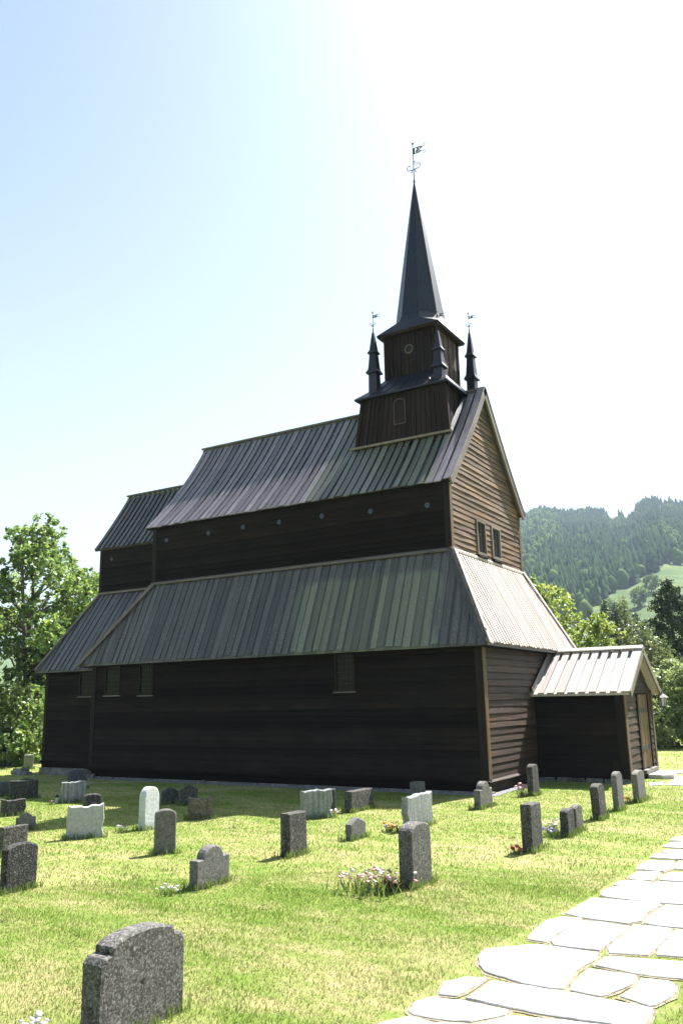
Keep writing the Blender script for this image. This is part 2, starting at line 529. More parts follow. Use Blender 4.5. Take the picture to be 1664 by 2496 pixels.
def lapboard(p0b, p1b, p0t, p1t, zb, zt, n, thick=.038, seg=6, over=.014, inner=.012):
    """one horizontal siding board: plan points at bottom/top edge, n = outward normal (2D)"""
    mb = MB(); n = Vector((n[0], n[1], 0))
    rings = []
    ph = random.random() * 9; jz = random.uniform(-.004, .004)
    for i in range(seg + 1):
        t = i / seg
        pb = Vector((*p0b, 0)).lerp(Vector((*p1b, 0)), t); pt = Vector((*p0t, 0)).lerp(Vector((*p1t, 0)), t)
        wv = .005 * math.sin(ph + t * 7) + .004 * math.sin(ph * 2 + t * 17) + jz
        o = thick + .006 * math.sin(ph * 3 + t * 5)
        a = pb + n * o + Vector((0, 0, zb - over + wv))
        b = pt + n * (.009) + Vector((0, 0, zt + wv * .5))
        c = pt - n * inner + Vector((0, 0, zt + wv * .5))
        d = pb + n * (o - .016) + Vector((0, 0, zb - over + wv))
        mid = (a + b) / 2 + n * .005
        rings.append([a, mid, b, c, d])
    mb.loft(rings)
    return mb


def clad(parent, mat, xa, xb, n_axis, plane, z0, z1, h, gaps=(), cut=None, name='wall_board'):
    """horizontal lap boards over a wall. n_axis '-y' (runs along x) or '+x' (runs along y)"""
    nb = max(1, round((z1 - z0) / h)); h = (z1 - z0) / nb
    for k in range(nb):
        zb, zt = z0 + k * h, z0 + (k + 1) * h + .004
        a0, a1 = xa, xb; b0, b1 = xa, xb
        if cut:
            a0, a1 = cut(zb); b0, b1 = cut(zt)
            if a1 - a0 < .12: continue
            if b1 < b0: b0 = b1 = (b0 + b1) / 2
        spans = [(a0, a1, b0, b1)]
        for (g0, g1, gz0, gz1) in gaps:
            if zt > gz0 + .02 and zb < gz1 - .02:
                ns = []
                for (s0, s1, t0, t1) in spans:
                    if g0 > s0 and g1 < s1: ns += [(s0, g0, t0, g0), (g1, s1, g1, t1)]
                    else: ns.append((s0, s1, t0, t1))
                spans = ns
        for (s0, s1, t0, t1) in spans:
            if s1 - s0 < .03: continue
            seg = max(2, min(12, int((s1 - s0) * 1.6) + 2))
            if n_axis == '-y': mb = lapboard((s0, plane), (s1, plane), (t0, plane), (t1, plane), zb, zt, (0, -1), seg=seg)
            elif n_axis == '+x': mb = lapboard((plane, s0), (plane, s1), (plane, t0), (plane, t1), zb, zt, (1, 0), seg=seg)
            else: mb = lapboard((s1, plane), (s0, plane), (t1, plane), (t0, plane), zb, zt, (0, 1), seg=seg)
            cbuild(mb, name, mat, parent)


def roof_board(top, bot, side, wdt, t, sag=0., seg=1, trim_l=0., trim_r=0., lift=0., taper=(0, 0)):
    """a board running down a slope: top/bot centre points, side = unit vector across"""
    mb = MB(); top, bot, side = Vector(top), Vector(bot), Vector(side)
    d = (bot - top).normalized(); nrm = side.cross(d).normalized()
    if nrm.z < 0: nrm = -nrm
    rings = []
    for i in range(seg + 1):
        s = i / seg
        c = top.lerp(bot, s) - nrm * (sag * 4 * s * (1 - s)) + nrm * lift
        tl = trim_l * (1 - s); tr = trim_r * (1 - s)
        l = c - side * wdt / 2 ; r = c + side * wdt / 2
        if i == 0:
            l = l + d * taper[0]; r = r + d * taper[1]
        rings.append([l, r, r + nrm * t, l + nrm * t])
    mb.loft(rings)
    return mb


# ---- solid cores that carry the boards
core = MB()
core.box(-L3, -A, ZS - .26, 0, A, H1)                       # aisle walls
core.box(-LW, -B_, H1 + .001, -CF, B_, H3 + .05)            # clerestory
core.hexa([(-CF - .12, -B_, H3 + .051), (-CF, -B_, H3 + .051), (-CF, B_, H3 + .051), (-CF - .12, B_, H3 + .051),
           (-CF - .12, -.02, H4 - .12), (-CF, -.02, H4 - .12), (-CF, .02, H4 - .12), (-CF - .12, .02, H4 - .12)])
core.hexa([(-LW + .1, -B_ + .1, H3 + .052), (-CF - .13, -B_ + .1, H3 + .052), (-CF - .13, B_ - .1, H3 + .052), (-LW + .1, B_ - .1, H3 + .052),
           (-LW + .1, -.03, H4 - .55), (-CF - .13, -.03, H4 - .55), (-CF - .13, .03, H4 - .55), (-LW + .1, .03, H4 - .55)])
core.hexa([(-LW, -B_ + .03, H3 + .053), (-LW + .08, -B_ + .03, H3 + .053), (-LW + .08, B_ - .03, H3 + .053), (-LW, B_ - .03, H3 + .053),
           (-LW, -.02, H4 - .34), (-LW + .08, -.02, H4 - .34), (-LW + .08, .02, H4 - .34), (-LW, .02, H4 - .34)])
cbuild(core, 'wall_frame', M['tar_x'])
AC, BC, HC1, HC2, HC3, HC4 = 2.598, 1.246, 1.905, 4.219, 5.622, 7.604
LC1, LCW, LC2, LC3 = 13.259, 13.025, 13.823, 13.567
core = MB()
core.box(-LC3, -AC, -.86, -L3 - .002, AC, HC1)
core.box(-LCW, -BC, HC1 + .001, -LW - .002, BC, HC3 + .03)
core.hexa([(-LCW, -BC, HC3 + .031), (-LW - .002, -BC, HC3 + .031), (-LW - .002, BC, HC3 + .031), (-LCW, BC, HC3 + .031),
           (-LCW, -.02, HC4 - .1), (-LW - .002, -.02, HC4 - .1), (-LW - .002, .02, HC4 - .1), (-LCW, .02, HC4 - .1)])
cbuild(core, 'chancel_frame', M['tar_x'])

# ---- siding
nave_wall = part('nave_wall')
wins = [(-3.458, -3.015, 1.14, 1.93), (-10.72, -10.24, 1.2, 1.93), (-9.47, -9.05, 1.18, 1.93)]
wgap = [(a - .05, b + .05, c - .06, d + .1) for a, b, c, d in wins]
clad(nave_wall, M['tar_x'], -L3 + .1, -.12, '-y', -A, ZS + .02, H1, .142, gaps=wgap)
cler = part('clerestory_wall')
clad(cler, M['tar_x'], -LW + .1, -CF - .1, '-y', -B_, H2, H3, .135)
chw = part('chancel_wall')
clad(chw, M['tar_x'], -LC3 + .09, -L3 - .03, '-y', -AC, -.58, HC1, .142, gaps=[(-12.2, -11.62, 1.15, 2.0)])
clad(chw, M['tar_x'], -LCW + .08, -LW - .03, '-y', -BC, HC2, HC3, .135)
farw = part('far_wall')
clad(farw, M['tar_x'], -L3 + .1, -.12, '+y', A, ZS + .02, H1, .29)
clad(farw, M['tar_x'], -LW + .1, -CF - .1, '+y', B_, H2, H3, .27)
gable = part('gable_wall')


def gcut(z):
    if z < H3: return (-B_ + .09, B_ - .09)
    k = (H4 - .1 - z) / (H4 - .1 - H3) * (B_ - .02)
    return (-k, k)


gw = [(-0.845, -0.265, 4.23, 5.1), (0.14, 0.74, 4.25, 5.1)]
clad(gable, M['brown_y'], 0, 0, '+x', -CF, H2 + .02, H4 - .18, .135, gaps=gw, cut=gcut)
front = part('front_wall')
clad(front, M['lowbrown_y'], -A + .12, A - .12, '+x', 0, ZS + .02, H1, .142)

# ---- posts, sills, ledges
def beam(name, mat, x0, y0, z0, x1, y1, z1, parent=church):
    mb = MB(); mb.box(x0, y0, z0, x1, y1, z1); return cbuild(mb, name, mat, parent)


beam('corner_post', M['postdark'], -.12, -A - .045, ZS, .048, -A + .05, H1 - .01)
beam('corner_post', M['post'], .049, -A - .043, ZS + .01, .062, -A + .12, H1 - .012)
beam('corner_post', M['postdark'], -.1, A - .1, ZS, .05, A + .045, H1 - .01)
beam('corner_post', M['postdark'], -L3 - .045, -A - .045, ZS, -L3 + .11, -A + .05, H1 - .01)
beam('corner_post', M['postdark'], -CF - .11, -B_ - .042, H2 - .02, -CF + .03, -B_ + .05, H3 - .01)
beam('corner_post', M['post'], -CF + .031, -B_ - .04, H2 - .03, -CF + .046, -B_ + .09, H3 - .02)
beam('corner_post', M['post'], -CF - .1, B_ - .09, H2 - .03, -CF + .046, B_ + .042, H3 - .01)
beam('corner_post', M['postdark'], -LW - .04, -B_ - .042, H2 - .02, -LW + .1, -B_ + .05, H3 - .01)
beam('corner_post', M['postdark'], -LC3 - .04, -AC - .04, -.6, -LC3 + .09, -AC + .05, HC1 - .01)
beam('corner_post', M['postdark'], -LCW - .04, -BC - .04, HC2, -LCW + .08, -BC + .05, HC3)
# water ledge and sill plank under it
for (x0, x1, y, z) in ((-L3 - .07, .09, -A, ZS), (-LC3 - .06, -L3 - .08, -AC, -.6)):
    mb = MB(); mb.hexa([(x0, y - .1, z - .05), (x1, y - .1, z - .05), (x1, y + .01, z - .05), (x0, y + .01, z - .05),
                        (x0, y - .1, z - .03), (x1, y - .1, z - .03), (x1, y + .01, z + .015), (x0, y + .01, z + .015)])
    cbuild(mb, 'water_ledge', M['tar_x'])
mb = MB(); mb.hexa([(.01, -A - .1, ZS - .05), (.1, -A - .1, ZS - .05), (.1, A, ZS - .05), (.01, A, ZS - .05),
                    (.01, -A - .1, ZS + .014), (.1, -A - .1, ZS - .03), (.1, A, ZS - .03), (.01, A, ZS + .014)])
cbuild(mb, 'water_ledge', M['tar_y'])
beam('sill_plank', M['tar_x'], -L3 - .03, -A - .03, -.925, .03, -A + .02, ZS - .051)
beam('sill_plank', M['tar_y'], .001, -A + .021, -.93, .035, A, ZS - .051)
beam('sill_plank', M['tar_x'], -LC3 - .03, -AC - .03, -.78, -L3 - .035, -AC + .02, -.651)
# flashing board between clerestory and aisle roof
mb = MB(); mb.hexa([(-LW - .04, -B_ - .075, H2 - .03), (-CF + .06, -B_ - .075, H2 - .03), (-CF + .06, -B_, H2 - .03), (-LW - .04, -B_, H2 - .03),
                    (-LW - .04, -B_ - .07, H2 + .02), (-CF + .06, -B_ - .07, H2 + .02), (-CF + .06, -B_ - .002, H2 + .075), (-LW - .04, -B_ - .002, H2 + .075)])
cbuild(mb, 'flashing_board', M['ridge'])
mb = MB(); mb.hexa([(-CF, -B_ - .05, H2 - .04), (-CF + .075, -B_ - .07, H2 - .04), (-CF + .075, B_ + .07, H2 - .04), (-CF, B_ + .05, H2 - .04),
                    (-CF, -B_ - .05, H2 + .07), (-CF + .07, -B_ - .07, H2 + .015), (-CF + .07, B_ + .07, H2 + .015), (-CF, B_ + .05, H2 + .07)])
cbuild(mb, 'flashing_board', M['roof_front'])
# rubble foundation
found = part('foundation')
x = -L3 - .05
while x < .1:
    wd = random.uniform(.25, .6); mb = MB()
    for (dz, dd) in ((0, 0),):
        q = []
        for zz in (ZG - .15, -.925):
            for (xx, yy) in ((x, -A - .05), (x + wd - .02, -A - .05), (x + wd - .02, -A + .1), (x, -A + .1)):
                q.append((xx + random.uniform(-.02, .02), yy + random.uniform(-.03, .02), zz))
        mb.hexa(q)
    cbuild(mb, 'foundation_stone', M['stonewall'], found); x += wd
x = -LC3 - .1
while x < -L3:
    wd = random.uniform(.3, .7); mb = MB(); q = []
    for zz in (ZG - .15, -.785):
        for (xx, yy) in ((x, -AC - .06), (x + wd - .02, -AC - .06), (x + wd - .02, -AC + .1), (x, -AC + .1)):
            q.append((xx + random.uniform(-.03, .03), yy + random.uniform(-.04, .02), zz))
    mb.hexa(q); cbuild(mb, 'foundation_stone', M['stonewall'], found); x += wd
for (sx, sy, sw, sh) in ((-14.1, -2.9, .5, .16), (-13.8, -3.0, .4, .1), (-14.5, -2.7, .35, .1), (-11.25, -3.12, .3, .2), (-11.05, -3.1, .2, .1), (-7.2, -3.15, .14, .07)):
    mb = MB(); q = []
    for zz, k in ((ZG - .05, 1), (ZG + sh, .8)):
        for (i, j) in ((-1, -1), (1, -1), (1, 1), (-1, 1)):
            q.append((sx + i * sw / 2 * k + random.uniform(-.03, .03), sy + j * sw / 3 * k + random.uniform(-.03, .03), zz + random.uniform(-.02, .02)))
    mb.hexa(q); cbuild(mb, 'foundation_stone', M['stonewall'], found)

# ---- windows
def lattice_window(x0, x1, z0, z1, y, nx=5, nz=6):
    w_ = part('window')
    mb = MB()
    t = .045
    mb.box(x0 - t, y - .05, z0 - t, x0, y + .01, z1 + t); mb.box(x1, y - .05, z0 - t, x1 + t, y + .01, z1 + t)
    mb.box(x0 + .0005, y - .05, z1, x1 - .0005, y + .01, z1 + t); mb.box(x0 + .0005, y - .05, z0 - t, x1 - .0005, y + .01, z0)
    cbuild(mb, 'frame', M['postdark'], w_)
    mb = MB(); mb.box(x0 - t - .02, y - .085, z0 - t - .03, x1 + t + .02, y - .001, z0 - t - .001); cbuild(mb, 'window_sill', M['ridge'], w_)
    mb = MB(); mb.box(x0, y - .012, z0, x1, y - .006, z1); cbuild(mb, 'pane', M['glass'], w_)
    mb = MB()
    for i in range(1, nx):
        xx = x0 + (x1 - x0) * i / nx; mb.box(xx - .005, y - .021, z0, xx + .005, y - .0125, z1)
    for i in range(1, nz):
        zz = z0 + (z1 - z0) * i / nz; mb.box(x0, y - .0215, zz - .005, x1, y - .013, zz + .005)
    cbuild(mb, 'glazing_bars', M['lead'], w_)


for (a, b, c, d) in wins: lattice_window(a, b, c, d - .03, -A)
lattice_window(-12.15, -11.67, 1.2, 1.9, -AC)
for (y0, y1, z0, z1) in gw:
    w_ = part('gable_window'); mb = MB(); X = -CF
    t = .05; y0i, y1i, z0i, z1i = y0 + t, y1 - t, z0 + t + .03, z1 - t
    mb.box(X, y0, z0, X + .06, y0i, z1); mb.box(X, y1i, z0, X + .06, y1, z1)
    mb.box(X, y0i + .0005, z1i, X + .06, y1i - .0005, z1); mb.box(X, y0i + .0005, z0, X + .06, y1i - .0005, z0i)
    cbuild(mb, 'frame', M['barge'], w_)
    mb = MB(); mb.box(X + .001, y0i, z0i, X + .006, y1i, z1i); cbuild(mb, 'pane', M['black'], w_)
    mb = MB(); mb.box(X, y0 - .02, z0 - .045, X + .1, y1 + .02, z0 - .001); cbuild(mb, 'window_sill', M['tar_y'], w_)
    mb = MB(); mb.box(X + .0065, (y0 + y1) / 2 - .008, z0i, X + .016, (y0 + y1) / 2 + .008, z1i); cbuild(mb, 'glazing_bars', M['tar_y'], w_)


def disc(c, r, n, th, k=16, ring=None):
    c, n = Vector(c), Vector(n).normalized()
    x = n.cross(Vector((0, 0, 1))).normalized(); y = n.cross(x)
    return [[c + n * h + (x * math.cos(2 * math.pi * j / k) + y * math.sin(2 * math.pi * j / k)) * rr for j in range(k)] for rr, h in ((r, 0), (r, th))]


for (px, pz) in ((-9.326, 5.337), (-7.827, 5.356), (-6.66, 5.374), (-5.505, 5.362), (-4.216, 5.347), (-2.845, 5.284), (-1.357, 5.229)):
    mb = MB(); mb.loft(disc((px, -B_ - .0, pz), .062, (0, -1, 0), .045)); cbuild(mb, 'porthole', M['white'])
mb = MB(); mb.loft(disc((-12.548, -BC, 5.28), .055, (0, -1, 0), .045)); cbuild(mb, 'porthole', M['white'])

# ---- roofs
def slope_pt(x, s, near=True):      # nave upper slope, s 0 ridge .. 1 eave
    y = (B_ + EB) * s; return Vector((x, -y if near else y, H4 + (H3 - H4) * s))


SAG = .06
UPN = None
nave_roof = part('nave_roof')
XR = -CF + EG


def sag_at(x): return .06 + .08 * min(1, max(0, (-3.8 - x) / 6.2))


def deck_mesh(x0, x1, y1, z0, z1, sag, sgn, down=.03, th=.05, seg=9, sag0=None):
    mb = MB(); rings = []
    d = Vector((0, sgn * y1, z1 - z0)).normalized(); nr = Vector((0, -sgn * (z1 - z0), y1)).normalized()
    nr = Vector((0, sgn * abs(z1 - z0), abs(y1))).normalized()
    for i in range(seg + 1):
        s = i / seg; c = Vector((0, sgn * y1 * s, z0 + (z1 - z0) * s)) - nr * (sag * 4 * s * (1 - s)) - nr * down
        c1 = c; c0 = c - nr * ((sag0 - sag) * 4 * s * (1 - s)) if sag0 is not None else c
        rings.append([Vector((x0, c0.y, c0.z)), Vector((x1, c1.y, c1.z)), Vector((x1, c1.y, c1.z)) - nr * th, Vector((x0, c0.y, c0.z)) - nr * th])
    mb.loft(rings); return mb


for sgn in (-1, 1):
    cbuild(deck_mesh(-L1 + .02, -3.8, B_ + EB - .02, H4 - .02, H3, .06, sgn, sag0=.14), 'under_boards', M['roofdeck'], nave_roof)
    cbuild(deck_mesh(-3.8, XR - .03, B_ + EB - .02, H4 - .02, H3, .06, sgn), 'under_boards', M['roofdeck'], nave_roof)


def nave_upper(near):
    sg = -1 if near else 1
    x = -L1; step = .213
    nb = int((L1 + XR) / step) ; step = (L1 + XR) / nb
    far = MB()
    for i in range(nb):
        xc = -L1 + (i + .5) * step + random.uniform(-.018, .018)
        wd = step * random.uniform(.56, .84)
        s0 = 0.005
        if near and -4.05 < xc < -1.1:
            s0 = BB_S          # board starts under the tower
        top = Vector((xc, sg * (B_ + EB) * s0, H4 + (H3 - H4) * s0))
        ex = random.uniform(-.02, .045)
        d = Vector((0, sg * (B_ + EB), H3 - H4)).normalized()
        bot = Vector((xc, sg * (B_ + EB), H3)) + d * ex
        mb = roof_board(top, bot, (1, 0, 0), wd, .026 + random.uniform(-.002, .003), sag=sag_at(xc) * (1 - s0), seg=9, lift=-.028)
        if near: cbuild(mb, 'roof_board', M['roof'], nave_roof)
        else:
            n0 = len(far.v); far.v += mb.v; far.f += [tuple(n0 + q for q in f) for f in mb.f]; far.mi += mb.mi
    if not near:
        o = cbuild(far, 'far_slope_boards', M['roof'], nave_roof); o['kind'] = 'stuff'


BB_S = 0.42
nave_upper(True); nave_upper(False)


def hip_boards(parent, mat, x0e, x1e, x0t, x1t, ye, ze, yt, zt, step, near=True, sgn=-1, lift=-.012, nm='roof_board', seg=1):
    """boards over a trapezoid slope facing -y (or +y): eave x0e..x1e, top x0t..x1t"""
    nb = round((x1e - x0e) / step); step = (x1e - x0e) / nb
    joined = MB()
    for i in range(nb):
        xc = x0e + (i + .5) * step + random.uniform(-.018, .018); wd = step * random.uniform(.56, .84)

        def tmax(x):
            t = 1.
            if x < x0t: t = min(t, (x - x0e) / max(1e-6, x0t - x0e))
            if x > x1t: t = min(t, (x1e - x) / max(1e-6, x1e - x1t))
            return max(0, min(1, t))
        tl, tr = tmax(xc - wd / 2), tmax(xc + wd / 2); tm = max(tl, tr)
        if tm < .03: continue
        E0 = Vector((xc, sgn * ye, ze)); T0 = Vector((xc, sgn * yt, zt))
        d = (E0 - T0); L = d.length; dn = d.normalized()
        top = E0.lerp(T0, tm); bot = E0 + dn * random.uniform(-.02, .045)
        mb = roof_board(top, bot, (1, 0, 0), wd, .022 + random.uniform(-.004, .007), lift=lift, taper=((tm - tl) * L, (tm - tr) * L), seg=seg, sag=random.uniform(0, .008) if seg > 1 else 0)
        if near: cbuild(mb, nm, mat, parent)
        else:
            n0 = len(joined.v); joined.v += mb.v; joined.f += [tuple(n0 + q for q in f) for f in mb.f]; joined.mi += mb.mi
    if not near:
        o = cbuild(joined, 'far_slope_boards', mat, parent); o['kind'] = 'stuff'


aisle = part('aisle_roof')
# under boards of the whole aisle skirt (four sides) as a thin shell
YE = A + E_
outer = [(-L2, -YE), (E_, -YE), (E_, YE), (-L2, YE)]
inner = [(-LW, -B_), (-CF, -B_), (-CF, B_), (-LW, B_)]


def skirt(outer, inner, z0, z1, th=.05, off=.014):
    mb = MB(); k = len(outer)
    for i in range(k):
        j = (i + 1) % k
        a, b = Vector((*outer[i], z0 - off)), Vector((*outer[j], z0 - off)); c, d = Vector((*inner[j], z1 - off)), Vector((*inner[i], z1 - off))
        mb.face([a, b, c, d]); dn = Vector((0, 0, -th))
        mb.face([d + dn, c + dn, b + dn, a + dn]); mb.face([a + dn, b + dn, b, a])
    return mb


mb = skirt(outer, inner, H1, H2); cbuild(mb, 'under_boards', M['roofdeck'], aisle)
hip_boards(aisle, M['roof_aisle'], -L2, E_, -LW, -CF, YE, H1, B_, H2, .212, seg=3)
hip_boards(aisle, M['roof_aisle'], -L2, E_, -LW, -CF, YE, H1, B_, H2, .3, near=False, sgn=1)
# soffit so no light leaks under the eaves
soff = MB()
soff.box(-L2 + .03, -YE + .03, H1 - .085, E_ - .03, -A + .0, H1 - .066); soff.box(.001, -A + .001, H1 - .085, E_ - .03, YE - .03, H1 - .066)
cbuild(soff, 'soffit', M['tar_x'], aisle)
# front slope, facing +x : narrower battens
fr = part('front_aisle_roof')
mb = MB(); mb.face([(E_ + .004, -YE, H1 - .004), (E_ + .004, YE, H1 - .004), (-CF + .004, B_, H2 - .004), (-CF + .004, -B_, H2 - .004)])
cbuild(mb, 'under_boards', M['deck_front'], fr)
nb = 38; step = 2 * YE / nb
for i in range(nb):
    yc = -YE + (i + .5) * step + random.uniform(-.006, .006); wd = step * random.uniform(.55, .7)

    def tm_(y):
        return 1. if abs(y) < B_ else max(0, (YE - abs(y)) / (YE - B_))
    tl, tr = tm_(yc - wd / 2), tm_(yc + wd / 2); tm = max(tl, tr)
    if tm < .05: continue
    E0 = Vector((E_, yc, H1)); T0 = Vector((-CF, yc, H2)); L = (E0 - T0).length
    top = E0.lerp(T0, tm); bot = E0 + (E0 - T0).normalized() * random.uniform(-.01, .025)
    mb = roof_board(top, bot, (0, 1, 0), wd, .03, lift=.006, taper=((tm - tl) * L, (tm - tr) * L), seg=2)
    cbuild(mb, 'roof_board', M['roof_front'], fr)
# hip boards
for (a, b, mt_) in (((E_ + .02, -YE - .01, H1), (-CF + .03, -B_ - .03, H2 + .02), 'barge'), ((-L2 - .01, -YE - .01, H1 + .0), (-LW, -B_ - .02, H2 + .02), 'barge'),
                    ((E_ + .02, YE + .01, H1), (-CF + .03, B_ + .03, H2 + .02), 'barge')):
    a, b = Vector(a), Vector(b)
    sgy = -1 if a.y < 0 else 1; sgx = 1 if a.x > -2 else -1
    na = Vector((0, sgy * (H2 - H1), YE - B_)).normalized(); nx_ = Vector((sgx * (H2 - H1), 0, (E_ + CF))).normalized()
    d = (b - a).normalized()
    for nn, mm in ((na, 'roof_aisle'), (nx_, 'roof_front' if sgx > 0 else 'roof_aisle')):
        sdv = d.cross(nn).normalized()
        other = nx_ if nn is na else na
        if sdv.dot(Vector((0, 0, 0)) + (Vector((-5, 0, 3)) - a)) < 0: sdv = -sdv
        mb = MB(); q = []
        # board lying on its own slope beside the hip
        inn = sdv
        for e in (a - d * .03, b):
            q += [e + nn * .03, e + nn * .03 + inn * .13, e + nn * .055 + inn * .13, e + nn * .055]
        mb.hexa([q[0], q[1], q[2], q[3], q[4], q[5], q[6], q[7]])
        cbuild(mb, 'hip_board', M['barge'] if sgx < 0 else M[mm], aisle)

# ridge, barge boards
mb = MB(); mb.bar((-L1 - .03, 0, H4 + .012), (XR + .04, 0, H4 + .012), .12, .05)
cbuild(mb, 'ridge_beam', M['ridge'], nave_roof)
for sgn in (-1, 1):
    a = Vector((XR + .015, 0, H4 + .015)); b = Vector((XR + .015, sgn * (B_ + EB + .03), H3 - .035))
    d = (b - a).normalized(); nr = Vector((0, sgn * (H4 - H3), B_ + EB)).normalized()
    mb = MB(); rings = []
    for i in range(7):
        s = i / 6; c = a.lerp(b, s) - nr * (SAG * 4 * s * (1 - s))
        rings.append([c + Vector((-.02, 0, 0)) - nr * .15, c + Vector((.025, 0, 0)) - nr * .15, c + Vector((.025, 0, 0)) + nr * .025, c + Vector((-.02, 0, 0)) + nr * .025])
    mb.loft(rings); cbuild(mb, 'barge_board', M['barge'], nave_roof)
    # covering board lying on the verge
    mb = MB(); rings = []
    for i in range(7):
        s = i / 6; c = a.lerp(b, s) - nr * (SAG * 4 * s * (1 - s))
        rings.append([c + Vector((-.15, 0, 0)) + nr * .026, c + Vector((.04, 0, 0)) + nr * .026, c + Vector((.04, 0, 0)) + nr * .052, c + Vector((-.15, 0, 0)) + nr * .052])
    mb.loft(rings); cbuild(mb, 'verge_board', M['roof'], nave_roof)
# eave soffits of the upper roof and gable overhang lining
mb = MB(); mb.box(-L1 + .04, -B_ - EB + .03, H3 - .05, XR - .03, -B_, H3 - .03); mb.box(-L1 + .04, B_, H3 - .05, XR - .03, B_ + EB - .03, H3 - .03)
cbuild(mb, 'soffit', M['tar_x'], nave_roof)

# chancel roofs
chr_ = part('chancel_roof')
yc1 = BC + .153
for sgn in (-1, 1):
    cbuild(deck_mesh(-LC1 + .02, -LW - .01, yc1 - .02, HC4 - .02, HC3, .03, sgn), 'under_boards', M['roofdeck'], chr_)
nb = 16; step = (LC1 - LW) / nb
for i in range(nb):
    xc = -LC1 + (i + .5) * step; wd = step * random.uniform(.56, .68)
    d = Vector((0, -yc1, HC3 - HC4)).normalized()
    mb = roof_board((xc, 0, HC4), Vector((xc, -yc1, HC3)) + d * random.uniform(-.01, .025), (1, 0, 0), wd, .032, sag=.03, seg=4, lift=-.028)
    cbuild(mb, 'roof_board', M['roof_aisle'], chr_)
mb = MB(); mb.bar((-LC1 - .03, 0, HC4 + .02), (-LW, 0, HC4 + .02), .11, .05); cbuild(mb, 'ridge_beam', M['ridge'], chr_)
yc2 = AC + .242
mb = skirt([(-LC2, -yc2), (-L3, -yc2), (-L3, yc2), (-LC2, yc2)], [(-LCW, -BC), (-LW, -BC), (-LW, BC), (-LCW, BC)], HC1, HC2)
cbuild(mb, 'under_boards', M['roofdeck'], chr_)
hip_boards(chr_, M['roof_aisle'], -LC2, -LW + .1, -LCW, -LW + .05, yc2, HC1, BC, HC2, .205, seg=2)
mb = MB(); mb.bar((-LC2 - .01, -yc2 - .01, HC1 + .02), (-LCW, -BC - .02, HC2 + .03), .12, .04, up=(0, -.5, 1)); cbuild(mb, 'hip_board', M['barge'], chr_)
mb = MB(); mb.box(-LC2 + .03, -yc2 + .03, HC1 - .085, -L3 - .04, -AC, HC1 - .066); cbuild(mb, 'soffit', M['tar_x'], chr_)
beam('flashing_board', M['ridge'], -LCW - .03, -BC - .07, HC2 - .01, -LW - .01, -BC - .001, HC2 + .05)

# ------------------------------------------------------------------ tower and spire
tower = part('tower')
def rz(y): return H4 - abs(y) * (H4 - H3) / (B_ + EB)


bx0, bx1, by = -3.869, -1.247, 1.148
tx0, tx1, ty = -3.592, -1.306, 1.17
TZ = 8.584
zb_ = rz(by) - .25
mb = MB(); mb.hexa([(bx0, -by, zb_), (bx1, -by, zb_), (bx1, by, zb_), (bx0, by, zb_), (tx0, -ty, TZ), (tx1, -ty, TZ), (tx1, ty, TZ), (tx0, ty, TZ)])
cbuild(mb, 'tower_frame', M['tower'], tower)


def vboards(c0b, c1b, c0t, c1t, zb, zt, n, cnt, mat, parent, name='tower_board'):
    """vertical boards between two bottom points and two top points"""
    n = Vector((n[0], n[1], 0))
    for i in range(cnt):
        a0, a1 = i / cnt + .004, (i + 1) / cnt - .004
        th = .016 + (i % 2) * .012 + random.uniform(0, .004)
        B0, B1 = Vector((*c0b, zb)).lerp(Vector((*c1b, zb)), a0), Vector((*c0b, zb)).lerp(Vector((*c1b, zb)), a1)
        T0, T1 = Vector((*c0t, zt)).lerp(Vector((*c1t, zt)), a0), Vector((*c0t, zt)).lerp(Vector((*c1t, zt)), a1)
        mb = MB(); mb.hexa([B0 - n * .01, B1 - n * .01, B1 + n * th, B0 + n * th, T0 - n * .01, T1 - n * .01, T1 + n * th, T0 + n * th])
        cbuild(mb, name, mat, parent)


vboards((bx0, -by), (bx1, -by), (tx0, -ty), (tx1, -ty), zb_ + .02, TZ - .01, (0, -1), 18, M['tower'], tower)
vboards((bx1, -by), (bx1, by), (tx1, -ty), (tx1, ty), 7.35, TZ - .01, (1, 0), 14, M['tower'], tower)
# corner trims
for (xb, xt, sx) in ((bx0, tx0, -1), (bx1, tx1, 1)):
    mb = MB(); q = []
    for xx, yy, zz in ((xb, -by, zb_), (xt, -ty, TZ)):
        q += [(xx - .05 + sx * .02, yy - .045, zz), (xx + .05 + sx * .02, yy - .045, zz), (xx + .05 + sx * .02, yy + .06, zz), (xx - .05 + sx * .02, yy + .06, zz)]
    mb.hexa(q); cbuild(mb, 'corner_board', M['tower'], tower)
# moulding at the foot of the tower and a flashing on the gable side
mb = MB(); zf_ = rz(by + .05) + .05
mb.bar((bx0 - .15, -by - .07, zf_), (bx1 + .12, -by - .07, zf_), .07, .055); cbuild(mb, 'foot_moulding', M['barge'], tower)
mb = MB(); mb.hexa([(bx1 + .03, -by - .08, rz(by + .08) + .02), (bx1 + .12, -by - .08, rz(by + .08) + .02), (bx1 + .12, -.2, rz(.2) + .02), (bx1 + .03, -.2, rz(.2) + .02),
                    (bx1 + .03, -by - .08, rz(by + .08) + .10), (bx1 + .04, -by - .08, rz(by + .08) + .09), (bx1 + .04, -.2, rz(.2) + .09), (bx1 + .03, -.2, rz(.2) + .1)])
cbuild(mb, 'tower_flashing', M['spire'], tower)
